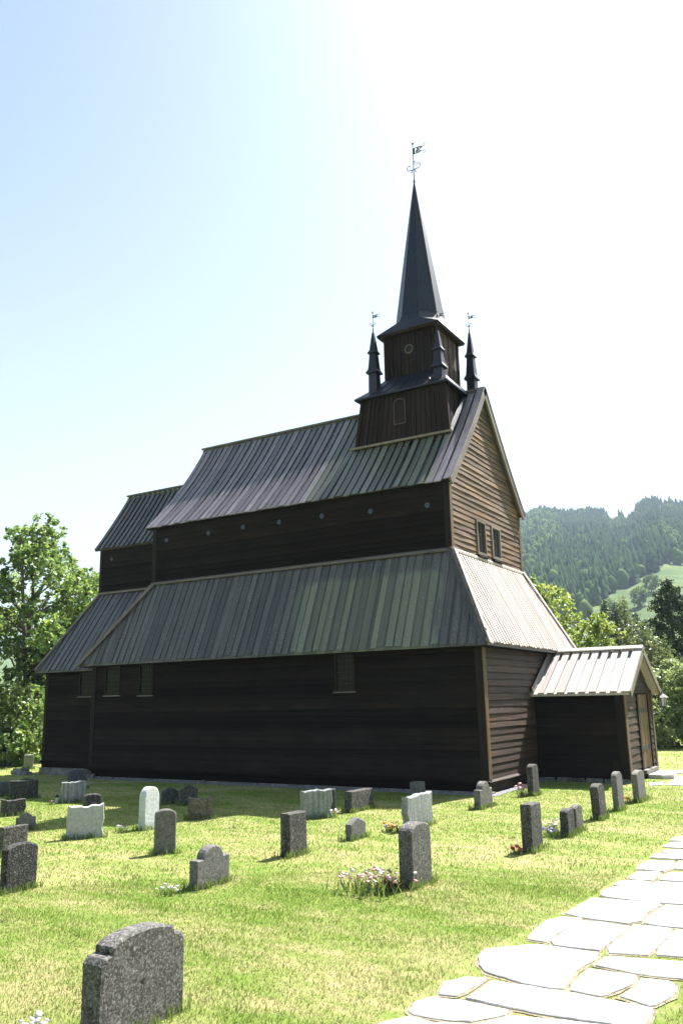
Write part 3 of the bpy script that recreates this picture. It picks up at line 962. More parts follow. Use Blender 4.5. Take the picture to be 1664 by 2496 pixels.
# blind arched panel
mb = MB(); pts = []
px0, px1, pz0, pz1 = -2.70, -2.385, 7.745, 8.42
r_ = (px1 - px0) / 2; cx_ = (px0 + px1) / 2; yy = -1.185
path = [(px0, pz0), (px0, pz1 - r_)] + [(cx_ - r_ * math.cos(t), pz1 - r_ + r_ * math.sin(t)) for t in np.linspace(0, math.pi, 11)[1:-1]] + [(px1, pz1 - r_), (px1, pz0)]
for (p, q) in zip(path, path[1:] + path[:1]):
    mb.bar((p[0], yy - .012, p[1]), (q[0], yy - .012, q[1]), .035, .022, up=(0, 0.01, 1) if abs(p[0] - q[0]) > abs(p[1] - q[1]) else (1, 0, 0))
cbuild(mb, 'blind_arch_moulding', M['trim'], tower)
mb = MB(); mb.box(px0 + .01, yy - .012, pz0 + .01, px1 - .01, yy + .02, pz1 - r_ * .6); cbuild(mb, 'blind_arch_panel', M['tower'], tower)

# skirt roof between the two stages
te = .188
ux0, ux1, uy, UZ0, UZ1 = -3.138, -1.680, .691, 9.202, 10.333
ex0, ex1, ey = tx0 - te, tx1 + te, ty + te
sk = MB(); o_ = [(ex0, -ey), (ex1, -ey), (ex1, ey), (ex0, ey)]; mid = [(ex0 + .3, -ey + .3), (ex1 - .27, -ey + .3), (ex1 - .27, ey - .3), (ex0 + .3, ey - .3)]
i_ = [(ux0, -uy), (ux1, -uy), (ux1, uy), (ux0, uy)]
rings = [[(x, y, TZ - .03) for x, y in o_], [(x, y, TZ + .015) for x, y in o_], [(x, y, TZ + .27) for x, y in mid], [(x, y, UZ0 + .04) for x, y in i_]]
sk.loft(rings); cbuild(sk, 'stage_roof', M['spire'], tower)
for i in range(1, 6):                                        # sheet seams
    x = ex0 + (ex1 - ex0) * i / 6
    xm = ex0 + .3 + (ex1 - ex0 - .57) * i / 6; xu = ux0 + (ux1 - ux0) * i / 6
    mb = MB(); mb.tube([(x, -ey, TZ + .02), (xm, -ey + .3, TZ + .275), (xu, -uy, UZ0 + .045)], [.014, .014, .014], 5); cbuild(mb, 'roof_seam', M['spire'], tower)
# upper stage
mb = MB(); mb.box(ux0, -uy, UZ0 - .3, ux1, uy, UZ1 + .1); cbuild(mb, 'belfry_frame', M['tower'], tower)
vboards((ux0, -uy), (ux1, -uy), (ux0, -uy), (ux1, -uy), UZ0 - .1, UZ1 + .08, (0, -1), 13, M['tower'], tower)
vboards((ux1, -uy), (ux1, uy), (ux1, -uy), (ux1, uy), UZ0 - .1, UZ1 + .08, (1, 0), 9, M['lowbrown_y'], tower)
for (xx, yy) in ((ux0, -uy), (ux1, -uy), (ux1, uy)):
    mb = MB(); mb.box(xx - .045, yy - .045, UZ0 - .1, xx + .045, yy + .045, UZ1 + .07); cbuild(mb, 'corner_board', M['tower'], tower)
# round sound hole with ring
mb = MB(); c = Vector((-2.433, -uy - .012, 9.928)); K = 24
for j in range(K):
    a0, a1 = 2 * math.pi * j / K, 2 * math.pi * (j + 1) / K
    def P(a, r, h): return c + Vector((math.cos(a) * r, -h, math.sin(a) * r))
    mb.hexa([P(a0, .095, 0), P(a0, .135, 0), P(a1, .135, 0), P(a1, .095, 0), P(a0, .095, .055), P(a0, .13, .05), P(a1, .13, .05), P(a1, .095, .055)])
cbuild(mb, 'sound_hole_ring', M['trim'], tower)
mb = MB(); mb.loft(disc(c + Vector((0, -.02, 0)), .1, (0, -1, 0), .004, 20)); cbuild(mb, 'sound_hole', M['black'], tower)

# broach spire
spire = part('spire')
SZ = 10.456; scx, scy = (ux0 + ux1) / 2, 0.
hw = (ux1 - ux0) / 2 + .187; hy = uy + .187
ZO = 11.0                                # octagon starts
Ro = .60


def octa(r, z, cx=scx, cy=0.):
    a = r * math.tan(math.pi / 8)
    return [Vector((cx + x, cy + y, z)) for x, y in ((-a, -r), (a, -r), (r, -a), (r, a), (a, r), (-a, r), (-r, a), (-r, -a))]


APEX = 15.30
mb = MB(); rings = []
for s in np.linspace(0, 1, 12):
    rings.append(octa(Ro * (1 - s) ** .97 + .018, ZO + (APEX - ZO) * s))
mb.loft(rings); cbuild(mb, 'spire_shaft', M['spire'], spire)
sq = [(-hw, -hy), (hw, -hy), (hw, hy), (-hw, hy)]
O = octa(Ro + .01, ZO + .01)
E4 = [Vector((scx + x, y, SZ)) for x, y in sq]
mb = MB()
# skirt faces: square eave to octagon with an intermediate break for the bell-cast
om = octa(Ro + .11, SZ + .33)
Em = [Vector((scx + x * .93, y * .93, SZ + .035)) for x, y in sq]
fm = [(0, 0, 1), (1, 2, 3), (2, 4, 5), (3, 6, 7)]
for k in range(4):
    a, b = E4[k], E4[(k + 1) % 4]; o0, o1 = fm[k][1], fm[k][2]
    mb.face([a, b, om[o1], om[o0]]); mb.face([om[o0], om[o1], O[o1], O[o0]])
    nxt = fm[(k + 1) % 4][1]
    mb.face([b, om[nxt], om[o1]]); mb.face([om[o1], om[nxt], O[nxt], O[o1]])
mb.face([E4[3] - Vector((0, 0, .001)), E4[2] - Vector((0, 0, .001)), E4[1] - Vector((0, 0, .001)), E4[0] - Vector((0, 0, .001))])
for k in range(4):
    a, b = E4[k], E4[(k + 1) % 4]; dz = Vector((0, 0, .001))
cbuild(mb, 'spire_skirt', M['spire'], spire)
mb = MB(); dz = .07
mb.loft([[(scx + x * .97, y * .97, SZ - dz) for x, y in sq], [(scx + x, y, SZ - .003) for x, y in sq]])
cbuild(mb, 'spire_soffit', M['tower'], spire)
for k in range(8):                       # seams along the arrises
    for (p, q) in ((octa(Ro + .004, ZO)[k], octa(.03, APEX - .15)[k]),):
        mb = MB(); mb.tube([p, (p + q) / 2, q], [.013, .011, .008], 5); cbuild(mb, 'spire_seam', M['spire'], spire)


def vane(base, h, L, parent, scale=1., ang=0.):
    """wrought-iron vane: rod, scrolls, pierced pennant"""
    bx, by_, bz = base
    v = part('weather_vane', parent)
    mb = MB(); mb.tube([(bx, by_, bz - .05), (bx, by_, bz + h)], [.014 * scale, .008 * scale], 6)
    mb.tube([(bx, by_, bz + .02), (bx, by_, bz + .07)], [.03 * scale, .018 * scale], 6)
    mb.tube([(bx, by_, bz + h - .01), (bx, by_, bz + h + .03), (bx, by_, bz + h + .07)], [.01 * scale, .032 * scale, .004], 6)
    cbuild(mb, 'vane_rod', M['iron'], v)
    ca, sa = math.cos(ang), math.sin(ang)
    def W(u, z, o=0.): return (bx + u * ca - o * sa, by_ + u * sa + o * ca, z)
    mb = MB()
    zc = bz + h * .34; R_ = .055 * scale * (h / .55) ** .5
    for sx in (-1, 1):
        for (cz, rr, st) in ((zc + R_ * 1.0, R_, -1.2), (zc - R_ * .5, R_ * .7, 1.0)):
            pts = [W(sx * (rr * 1.2 + rr * (1 - i / 18) * math.cos(st + i * .33)), cz + rr * (1 - i / 18) * math.sin(st + i * .33)) for i in range(14)]
            pts = [W(0, zc)] + pts
            mb.tube(pts, [.009 * scale] * len(pts), 4)
    if h > .8:
        mb.tube([W(0, bz + h * .52), W(.05, bz + h * .56), W(.055, bz + h * .5), W(.02, bz + h * .47)], [.012] * 4, 4)
    cbuild(mb, 'vane_scroll', M['iron'], v)
    # pennant: frame bars with pierced pieces between and curled tails
    mb = MB(); z0, z1 = bz + h * .74, bz + h * .885; hh = z1 - z0
    def fb(u0, w0, u1, w1, t=.012): mb.bar(W(u0, z0 + w0 * hh), W(u1, z0 + w1 * hh), t * scale, .012 * scale, up=(-sa, ca, 0.01))
    mb.hexa([W(.005, z0, -.006), W(L * .17, z0, -.006), W(L * .17, z0, .006), W(.005, z0, .006), W(.005, z1, -.006), W(L * .17, z1, -.006), W(L * .17, z1, .006), W(.005, z1, .006)])
    fb(.0, 0, L * .66, -.02); fb(0, 1, L * .64, .98)
    fb(L * .3, 0, L * .3, .45, .016); fb(L * .42, 0, L * .42, 1, .03); fb(L * .53, 0, L * .53, .6, .014); fb(L * .42, 1, L * .55, .45, .02); fb(L * .24, .3, L * .36, .55, .02)
    mb.face([W(L * .55, z0 + hh * .45, -.005), W(L * .9, z0 + hh * .85, -.005), W(L * .62, z0 + hh * .95, -.005)]); mb.face([W(L * .62, z0 + hh * .95, .005), W(L * .9, z0 + hh * .85, .005), W(L * .55, z0 + hh * .45, .005)])
    mb.face([W(L * .6, z0 + hh * .05, -.005), W(L * .85, z0 + hh * .1, -.005), W(L * .6, z0 + hh * .35, -.005)]); mb.face([W(L * .6, z0 + hh * .35, .005), W(L * .85, z0 + hh * .1, .005), W(L * .6, z0 + hh * .05, .005)])
    for (su, sw) in ((1, .85), (1, .05)):
        sgn = 1 if sw > .5 else -1
        pts = [W(L * .85, z0 + hh * sw)] + [W(L * (.98 + .09 * math.cos(t)), z0 + hh * (sw + sgn * (.25 + .22 * math.sin(t)))) for t in np.linspace(-1.4, 2.6, 7)]
        mb.tube(pts, [.007 * scale] * len(pts), 4)
    cbuild(mb, 'vane_pennant', M['iron'], v)


vane((scx, 0, APEX), 1.24, .36, spire, 1.25)

# corner turrets
def turret(x, y, z, ztop, vh):
    t = part('corner_turret')
    Ht = ztop - z
    def sq_(h, zz): return [(x - h, y - h, zz), (x + h, y - h, zz), (x + h, y + h, zz), (x - h, y + h, zz)]
    mb = MB(); mb.loft([sq_(.125, z - .25), sq_(.112, z + Ht * .31)]); cbuild(mb, 'turret_base', M['spire'], t)
    mb = MB(); mb.loft([sq_(.168, z + Ht * .295), sq_(.17, z + Ht * .31), sq_(.122, z + Ht * .365), sq_(.105, z + Ht * .47), sq_(.085, z + Ht * .635)]); cbuild(mb, 'turret_stage', M['spire'], t)
    mb = MB(); mb.loft([sq_(.128, z + Ht * .62), sq_(.13, z + Ht * .632), sq_(.085, z + Ht * .68), sq_(.045, z + Ht * .88), sq_(.026, z + Ht * .965), sq_(.006, z + Ht)]); cbuild(mb, 'turret_cap', M['spire'], t)
    vane((x, y, ztop - .01), vh, .2, t, .8)


turret(-3.325, -1.044, 8.80, 10.55, .52)
turret(-1.45, -1.06, 8.62, 10.08, .50)
turret(-1.418, 1.044, 8.80, 10.86, .52)
turret(-3.325, 1.044, 8.80, 10.6, .52)

# ------------------------------------------------------------------ porch (own thing: it leans against the church front)
porch = tag(empty('porch', (1.1, 1.52, ZG)), 'small boarded entrance porch with bleached plank roof against the church gable end', 'porch')
CHS = CH0
CH0 = Vector((1.1, 1.52, ZG))
PX0, PX1, PY, PW, PZ, PRZ, PE = .04, 2.04, 1.519, 1.435, .949, 1.93, .241
beamp = lambda *a: beam(*a, parent=porch)
mb = MB(); mb.box(PX0, PY - PW, -.93, PX1, PY + PW, PZ)
mb.hexa([(PX0, PY - PW, PZ + .001), (PX1, PY - PW, PZ + .001), (PX1, PY + PW, PZ + .001), (PX0, PY + PW, PZ + .001),
         (PX0, PY - .02, PRZ - .1), (PX1, PY - .02, PRZ - .1), (PX1, PY + .02, PRZ - .1), (PX0, PY + .02, PRZ - .1)])
cbuild(mb, 'porch_frame', M['tar_x'], porch)
pwall = part('porch_side_wall', porch)
clad(pwall, M['tar_x'], PX0 + .02, PX1 - .12, '-y', PY - PW, -.86, PZ, .18)
pfront = part('porch_front_wall', porch)
clad(pfront, M['lowbrown_y'], PY - PW + .1, PY + PW - .1, '+x', PX1, -.88, PZ - .02, .165, gaps=[(1.24, 2.5, -1.2, 1.2)])
pg = part('porch_gable', porch)
clad(pg, M['lowbrown_y'], 0, 0, '+x', PX1, PZ + .02, PRZ - .12, .15, cut=lambda z: (PY - PW * (PRZ - .1 - z) / (PRZ - .1 - PZ), PY + PW * (PRZ - .1 - z) / (PRZ - .1 - PZ)))
beamp('corner_post', M['postdark'], PX1 - .17, PY - PW - .05, -.95, PX1 + .03, PY - PW + .05, PZ)
beamp('corner_post', M['post'], PX1 + .031, PY - PW - .045, -.93, PX1 + .05, PY - PW + .14, PZ - .01)
beamp('corner_post', M['post'], PX1 - .1, PY + PW - .1, -.93, PX1 + .05, PY + PW + .05, PZ - .01)
beamp('lintel', M['tar_y'], PX1, PY - PW + .001, PZ - .02, PX1 + .055, PY + PW - .001, PZ + .05)
# door
door = part('door', porch)
d0, d1, dz0, dz1 = 1.34, 2.4, -.77, .9
beamd = lambda *a: beam(*a, parent=door)
for i in range(6):
    ya, yb = d0 + (d1 - d0) * i / 6 + .004, d0 + (d1 - d0) * (i + 1) / 6 - .004
    beamd('door_plank', M['door'], PX1 + .002, ya, dz0, PX1 + .03 + .004 * (i % 2), yb, dz1)
beamd('door_hinge', M['iron'], PX1 + .038, d0 + .03, .48, PX1 + .046, d1 - .1, .57)
beamd('door_hinge', M['iron'], PX1 + .038, d0 + .03, -.36, PX1 + .046, d1 - .1, -.27)
beamd('door_frame', M['postdark'], PX1, d0 - .09, dz0 - .08, PX1 + .06, d0 - .002, dz1)
beamd('door_frame', M['postdark'], PX1, d1 + .002, dz0 - .08, PX1 + .06, d1 + .09, dz1)
mb = MB(); mb.tube([(PX1 + .05, d1 - .09, .05), (PX1 + .09, d1 - .09, .06), (PX1 + .09, d1 - .09, .16), (PX1 + .05, d1 - .09, .17)], [.01] * 4, 6); cbuild(mb, 'door_handle', M['iron'], door)
beamp('threshold', M['ridge'], PX1, d0 - .12, -.87, PX1 + .14, d1 + .12, -.79)
beamp('sill_plank', M['tar_y'], PX1, d0 - .1, -.95, PX1 + .09, d1 + .1, -.871)
# corner base block and stones under the porch
found2 = part('foundation', porch)
x = PX0
while x < PX1 - .1:
    wd = random.uniform(.22, .5); mb = MB(); q = []
    for zz in (ZG - .1, -.885):
        for (xx, yy) in ((x, PY - PW - .05), (x + wd - .03, PY - PW - .05), (x + wd - .03, PY - PW + .1), (x, PY - PW + .1)):
            q.append((xx + random.uniform(-.02, .02), yy + random.uniform(-.03, .03), zz + random.uniform(-.01, .0)))
    mb.hexa(q); cbuild(mb, 'foundation_stone', M['stonewall'], found2); x += wd
mb = MB(); mb.box(PX1 - .16, PY - PW - .09, ZG - .1, PX1 + .1, PY - PW + .1, -.951); cbuild(mb, 'foundation_stone', M['pebble'], found2)
mb = MB(); mb.hexa([(PX1 - .35, PY - PW - .08, ZG), (PX1 - .2, PY - PW - .08, ZG), (PX1 - .2, PY - PW - .05, ZG), (PX1 - .35, PY - PW - .05, ZG),
                    (PX1 - .3, PY - PW - .05, -.5), (PX1 - .2, PY - PW - .05, -.5), (PX1 - .2, PY - PW - .04, -.5), (PX1 - .3, PY - PW - .04, -.5)])
cbuild(mb, 'leaning_plank', M['postdark'], porch)
# porch roof: thick, uneven planks
proof = part('porch_roof', porch)
RX0, RX1 = -.08, PX1 + .226
RS = PW + PE
for sgn in (-1, 1):
    y_e, z_e = PY + sgn * RS, PZ
    mb = MB(); mb.hexa([(RX0, PY, PRZ - .06), (RX1 - .02, PY, PRZ - .06), (RX1 - .02, y_e - sgn * .02, z_e - .05), (RX0, y_e - sgn * .02, z_e - .05),
                        (RX0, PY, PRZ - .012), (RX1 - .02, PY, PRZ - .012), (RX1 - .02, y_e - sgn * .02, z_e + .0), (RX0, y_e - sgn * .02, z_e + .0)])
    cbuild(mb, 'under_boards', M['porchroof'], proof)
    nb = 10; step = (RX1 - RX0) / nb
    for i in range(nb):
        xc = RX0 + (i + .5) * step + random.uniform(-.01, .01); wd = step * random.uniform(.6, .78)
        if i == nb - 1: wd = step * .8; xc = RX1 - wd / 2
        T = Vector((xc, PY + sgn * .05, PRZ + .012)); Bt = Vector((xc, y_e + sgn * random.uniform(-.02, .02), z_e + .012))
        mb = roof_board(T, Bt, (1, 0, 0), wd, .026 + random.uniform(-.005, .006), seg=3)
        cbuild(mb, 'roof_plank', M['porchroof'], proof)
    a = Vector((RX1 + .012, PY, PRZ + .02)); b = Vector((RX1 + .012, y_e, z_e - .01))
    nr = Vector((0, sgn * (PRZ - PZ), RS)).normalized(); mb = MB(); q = []
    for e in (a, b): q += [e + Vector((-.012, 0, 0)) - nr * .1, e + Vector((.016, 0, 0)) - nr * .1, e + Vector((.016, 0, 0)) + nr * .05, e + Vector((-.012, 0, 0)) + nr * .05]
    mb.hexa(q); cbuild(mb, 'barge_board', M['barge'], proof)
mb = MB()
for sgn in (-1, 1):
    mb.hexa([(RX0 - .02, PY, PRZ + .085), (RX1 + .03, PY, PRZ + .085), (RX1 + .03, PY + sgn * .12, PRZ + .02), (RX0 - .02, PY + sgn * .12, PRZ + .02),
             (RX0 - .02, PY, PRZ + .12), (RX1 + .03, PY, PRZ + .12), (RX1 + .03, PY + sgn * .125, PRZ + .05), (RX0 - .02, PY + sgn * .125, PRZ + .05)])
cbuild(mb, 'ridge_board', M['porchroof'], proof)
# shingled flashing against the church front
mb = MB()
for i in range(11):
    t0 = i / 11; y0 = PY - .05 - (RS - .05) * t0; z0 = PRZ + .05 - (PRZ - PZ) * t0
    dy = (RS - .05) / 11; dzz = (PRZ - PZ) / 11
    mb.hexa([(.07, y0 - dy * 1.05, z0 - dzz * 1.05), (.115, y0 - dy * 1.05, z0 - dzz * 1.05), (.115, y0, z0), (.07, y0, z0),
             (.07, y0 - dy * 1.1, z0 + .1 - dzz), (.09, y0 - dy * 1.1, z0 + .1 - dzz), (.09, y0, z0 + .1), (.07, y0, z0 + .1)])
cbuild(mb, 'stepped_flashing', M['barge'], porch)
CH0 = CHS

# wall lantern
lx, ly, lz = 2.33, 3.02, .60
lan = tag(empty('wall_lantern', (lx, ly, lz)), 'tapered metal lantern on a scrolled bracket at the right corner of the porch', 'lantern')
def hexr(r, z, k=6): return [(r * math.cos(2 * math.pi * j / k + .3), r * math.sin(2 * math.pi * j / k + .3), z) for j in range(k)]
mb = MB(); mb.loft([hexr(.062, 0), hexr(.105, .2)]); mb.build('lantern_glass', M['lglass'], lan)
mb = MB(); mb.loft([hexr(.155, .2), hexr(.155, .215), hexr(.05, .3), hexr(.02, .33)]); mb.tube([(0, 0, .32), (0, 0, .36)], [.012, .022], 6); mb.build('lantern_roof', M['rust'], lan)
mb = MB()
for j in range(6):
    a = 2 * math.pi * j / 6 + .3; mb.bar((.065 * math.cos(a), .065 * math.sin(a), 0), (.108 * math.cos(a), .108 * math.sin(a), .2), .014, .014)
mb.loft([hexr(.07, -.02), hexr(.07, .002)]); mb.build('lantern_bars', M['iron'], lan)
mb = MB(); pts = [(0, 0, -.02), (0, 0, -.08)] + [(-.02 - .22 * (i / 8), -.0 - .1 * (i / 8), -.09 - .07 * math.sin(i / 8 * 3.1)) for i in range(9)]
mb.tube(pts, [.011] * len(pts), 5); mb.box(-.26, -.14, -.3, -.235, -.1, .12)
mb.tube([(-.22, -.1, .05), (-.12, -.05, -.02), (-.05, -.02, -.12)], [.009] * 3, 5)
mb.build('lantern_bracket', M['iron'], lan)

# ------------------------------------------------------------------ gravel strip and flagstone path
mb = MB(); 
mb.box(-L3 - .1, -A - .24, ZG - .05, .2, -A - .02, ZG + .012); mb.box(.02, -A - .239, ZG - .05, .201, .08, ZG + .011)
gs = mb.build('gravel_strip', M['pebble']); tag(gs, kind='structure')
V = []; F = []
for i in range(9000):
    if rng.random() < .8: x, y = rng.uniform(-L3 - .2, .25), rng.uniform(-A - .3, -A - .04)
    else: x, y = rng.uniform(.03, .24), rng.uniform(-A - .3, .05)
    s = rng.uniform(.008, .02); n0 = len(V); h = s * .8; a = rng.uniform(0, 6.28)
    for j in range(4): V.append((x + s * math.cos(a + j * 1.57), y + s * math.sin(a + j * 1.57), ZG + .008))
    V.append((x, y, ZG + .012 + h))
    for j in range(4): F.append((n0 + j, n0 + (j + 1) % 4, n0 + 4))
o = np_mesh('gravel', V, F, M['pebble'], k=3); tag(o, 'pale pebbles strewn along the foot of the church wall', 'gravel', kind='stuff')

SLABS = [
[(3.846, -12.972), (3.82, -12.788), (3.908, -12.703), (4.137, -12.492), (4.601, -12.485), (4.623, -12.653), (4.565, -12.963), (4.605, -13.357), (4.513, -13.384), (4.318, -13.374), (4.124, -13.313), (4.014, -13.274), (3.924, -13.144)],
[(4.012, -12.36), (3.979, -12.118), (3.97, -11.773), (4.051, -11.585), (4.213, -11.542), (4.222, -11.755), (4.173, -12.151), (4.17, -12.373)],
[(4.184, -12.309), (4.231, -11.606), (4.397, -11.596), (4.632, -11.619), (4.631, -11.822), (4.6, -12.184), (4.59, -12.412), (4.245, -12.437)],
[(4.664, -12.442), (4.619, -12.293), (4.65, -11.974), (4.655, -11.573), (4.953, -11.56), (4.967, -11.813), (4.952, -12.124), (4.933, -12.359)],
[(4.985, -12.333), (4.965, -12.117), (4.981, -11.546), (5.235, -11.517), (5.362, -12.247)],
[(4.034, -11.44), (4.06, -11.187), (4.091, -10.759), (4.697, -10.706), (4.722, -10.794), (4.66, -11.129), (4.687, -11.379), (4.6, -11.544), (4.207, -11.522)],
[(4.714, -11.473), (4.695, -11.301), (4.756, -10.744), (5.086, -10.68), (5.194, -11.439), (4.927, -11.505)],
[(4.141, -10.625), (4.113, -10.402), (4.177, -10.225), (4.428, -10.182), (4.926, -10.056), (5.012, -10.635), (4.678, -10.698), (4.22, -10.677)],
[(4.147, -10.139), (4.147, -9.931), (4.331, -9.811), (4.454, -9.836), (4.466, -10.134), (4.256, -10.17)],
[(4.483, -10.155), (4.472, -9.828), (4.87, -9.688), (4.92, -10.011)],
[(4.185, -9.697), (4.215, -9.364), (4.424, -9.265), (4.45, -9.459), (4.435, -9.74), (4.225, -9.787)],
[(4.507, -9.705), (4.479, -9.502), (4.511, -9.294), (4.768, -9.138), (4.845, -9.649)],
[(4.178, -9.239), (4.147, -8.944), (4.199, -8.66), (4.458, -8.579), (4.504, -9.025), (4.458, -9.226)],
[(4.172, -8.469), (4.162, -8.191), (4.564, -8.092), (4.618, -8.438)],
[(4.527, -9.014), (4.5, -8.595), (4.656, -8.54), (4.734, -9.048)],
[(4.216, -8.079), (4.228, -7.864), (4.492, -7.774), (4.531, -8.022)],
[(4.156, -7.664), (4.18, -7.33), (4.398, -7.182), (4.478, -7.689)],
[(4.152, -7.174), (4.188, -6.807), (4.358, -6.605), (4.429, -7.067)],
[(3.923, -13.842), (3.855, -13.615), (3.941, -13.441), (4.085, -13.393), (4.068, -13.584), (4.038, -13.813)],
[(4.111, -13.826), (4.129, -13.436), (4.63, -13.421), (5.184, -13.467), (5.204, -13.826), (4.791, -13.864), (4.446, -13.865)],
[(3.878, -14.185), (3.848, -14.025), (3.902, -13.903), (4.113, -13.866), (4.427, -13.903), (4.426, -13.97), (4.292, -14.178), (4.055, -14.237), (3.932, -14.23)],
[(3.821, -14.447), (3.92, -14.277), (4.107, -14.293), (4.296, -14.227), (4.165, -14.488), (3.864, -14.649)],
[(4.341, -14.197), (4.463, -13.984), (4.775, -13.911), (5.134, -13.873), (5.096, -14.177), (4.337, -14.46)],
[(4.647, -13.379), (4.62, -13.227), (4.634, -12.889), (4.97, -12.897), (4.973, -13.067), (4.885, -13.348), (4.847, -13.396)],
[(4.652, -12.794), (4.661, -12.607), (4.682, -12.525), (5.273, -12.391), (5.337, -12.798), (5.039, -12.842)],
[(4.954, -13.343), (4.997, -13.157), (5.0, -12.933), (5.178, -12.904), (5.241, -12.981), (5.252, -13.186), (5.185, -13.4), (5.154, -13.434)],
[(2.18, 1.3), (2.18, 2.55), (2.501, 2.6), (2.661, 2.08), (2.707, 1.419), (2.5, 1.242)],
[(2.408, 0.191), (2.66, 0.53), (2.722, -0.042), (2.527, -0.345)],
[(2.782, -0.034), (2.734, 1.673), (2.812, 2.694), (3.334, -0.056)],
[(2.464, 2.81), (2.3, 3.363), (2.721, 3.903), (2.837, 3.156), (2.709, 2.687)],
]
# beyond the frame the path simply goes on
for k in range(7):
    y0 = -6.5 + k * .95; x0 = 4.2 - k * .16
    SLABS.append([(x0, y0), (x0 + .02, y0 + .85), (x0 + .48, y0 + .88), (x0 + .5, y0 + .03)])
    if k < 6: SLABS.append([(x0 + .55, y0 + .03), (x0 + .52, y0 + .9), (x0 + .95, y0 + .86), (x0 + 1.0, y0 + .05)])
for k in range(5):
    y0 = -10.6 + k * 1.0
    SLABS.append([(5.1 - k * .06, y0), (5.0 - k * .08, y0 + .9), (5.45 - k * .08, y0 + .93), (5.55 - k * .08, y0 + .04)])
mb = MB()
def bed(p, k):
    c = Vector((sum(q[0] for q in p) / len(p), sum(q[1] for q in p) / len(p))); n0 = len(mb.v); o = []
    for i, q in enumerate(p):
        a = Vector(q); b = Vector(p[(i + 1) % len(p)]); nn = max(2, int((b - a).length / .08))
        for j in range(nn):
            r = a.lerp(b, j / nn); o.append(r + (r - c).normalized() * (.028 + .02 * mnoise.noise((r.x * 11, r.y * 11, 4)) + random.uniform(-.006, .006)))
    mb.v += [(r.x, r.y, ZG + .003 + k * .00012) for r in o]; mb.f.append(tuple(range(n0, n0 + len(o)))); mb.mi.append(0)
for k_, p_ in enumerate(SLABS): bed(p_, k_)
path = mb.build('path', M['gravel']); tag(path, kind='structure')
for si, p in enumerate(SLABS):
    c = Vector((sum(q[0] for q in p) / len(p), sum(q[1] for q in p) / len(p)))
    # subdivide the outline and wobble it
    pts = []
    for i, q in enumerate(p):
        a = Vector(q); b = Vector(p[(i + 1) % len(p)]); L = (b - a).length
        nn = max(1, min(9, int(L / .05)))
        for j in range(nn):
            r = a.lerp(b, j / nn); k = mnoise.noise((r.x * 9, r.y * 9, si)) * .010 + mnoise.noise((r.x * 31, r.y * 31, si)) * .009 + .002
            r = r + (c - r).normalized() * k
            pts.append(r)
    zt = ZG + .015 + random.uniform(0, .005); tl = Vector((random.uniform(-.008, .008), random.uniform(-.008, .008)))
    if si == 26: zt = ZG + .09
    if len(pts) > 1:
        ar = sum(pts[i].x * pts[(i + 1) % len(pts)].y - pts[(i + 1) % len(pts)].x * pts[i].y for i in range(len(pts)))
        if ar < 0: pts.reverse()
    def zz(q): return zt + (q - c).dot(tl)
    sb = MB()
    sb.loft([[(q.x, q.y, ZG - .03) for q in pts], [(q.x, q.y, zz(q) - .006) for q in pts], [((q + (c - q).normalized() * .008).x, (q + (c - q).normalized() * .008).y, zz(q)) for q in pts]])
    o = sb.build('flagstone', M['slab'], path)

# ------------------------------------------------------------------ gravestones
GRP = 'gravestones standing on the churchyard lawn'
STONE_FOOT = []


def outline(shape, W, Hh):
    if shape == 'flat': return [(0, 0), (W, 0), (W * .995, Hh * .985), (0.005, Hh)]
    if shape == 'arch':
        k = min(.5 * W, .2 * Hh); y0 = Hh - k * .62
        return [(0, 0), (W, 0), (W, y0)] + [(W / 2 + W / 2 * math.cos(t), y0 + (Hh - y0) * math.sin(t) ** .9) for t in np.linspace(0, math.pi, 13)[1:-1]] + [(0, y0)]
    if shape == 'round':
        y0 = Hh - W / 2
        return [(0, 0), (W, 0), (W, y0)] + [(W / 2 + W / 2 * math.cos(t), y0 + W / 2 * math.sin(t)) for t in np.linspace(0, math.pi, 15)[1:-1]] + [(0, y0)]
    if shape == 'point': return [(0, 0), (W, 0), (W, Hh * .8), (W * .78, Hh * .9), (W * .55, Hh), (W * .45, Hh), (W * .22, Hh * .9), (0, Hh * .8)]
    if shape == 'shoulder':
        y0 = Hh - W * .22; r = W * .31; c = W * .5
        return [(0, 0), (W, 0), (W, y0), (c + r, y0)] + [(c + r * math.cos(t), y0 + (Hh - y0) * math.sin(t)) for t in np.linspace(0, math.pi, 13)[1:-1]] + [(c - r, y0), (0, y0)]
    if shape == 'shoulder2':
        y0 = Hh - W * .17; e = W * .14
        L_ = [(0, 0), (W, 0), (W, y0 + .0)] + [(W - .03 - .0 * e, y0 + .035)] + [(W - e * .9, y0 + .045), (W - e * .9, y0 + .065)]
        arc = [(W / 2 + (W / 2 - e * .9) * math.cos(t), y0 + .065 + (Hh - y0 - .065) * math.sin(t)) for t in np.linspace(0, math.pi, 15)[1:-1]]
        return L_ + arc + [(e * .9, y0 + .065), (e * .9, y0 + .04), (.03, y0 + .03), (0, y0)]
    if shape in ('rough', 'flute'):
        rr = random.Random(int(W * 1e4)); n = 9; pts = [(0, 0), (W, 0)]
        for i in range(1, 5): pts.append((W + rr.uniform(-.02, .015) * (W / .4), Hh * i / 5))
        for i in range(n + 1): pts.append((W * (1 - i / n) + rr.uniform(-.006, .006), Hh * .965 + rr.uniform(-.012, .012) * (Hh / .45) - (.022 * math.sin(math.pi * i / n) if shape == 'rough' else .012 * (i / n))))
        for i in range(4, 0, -1): pts.append((rr.uniform(-.015, .015) * (W / .4), Hh * i / 5))
        return pts


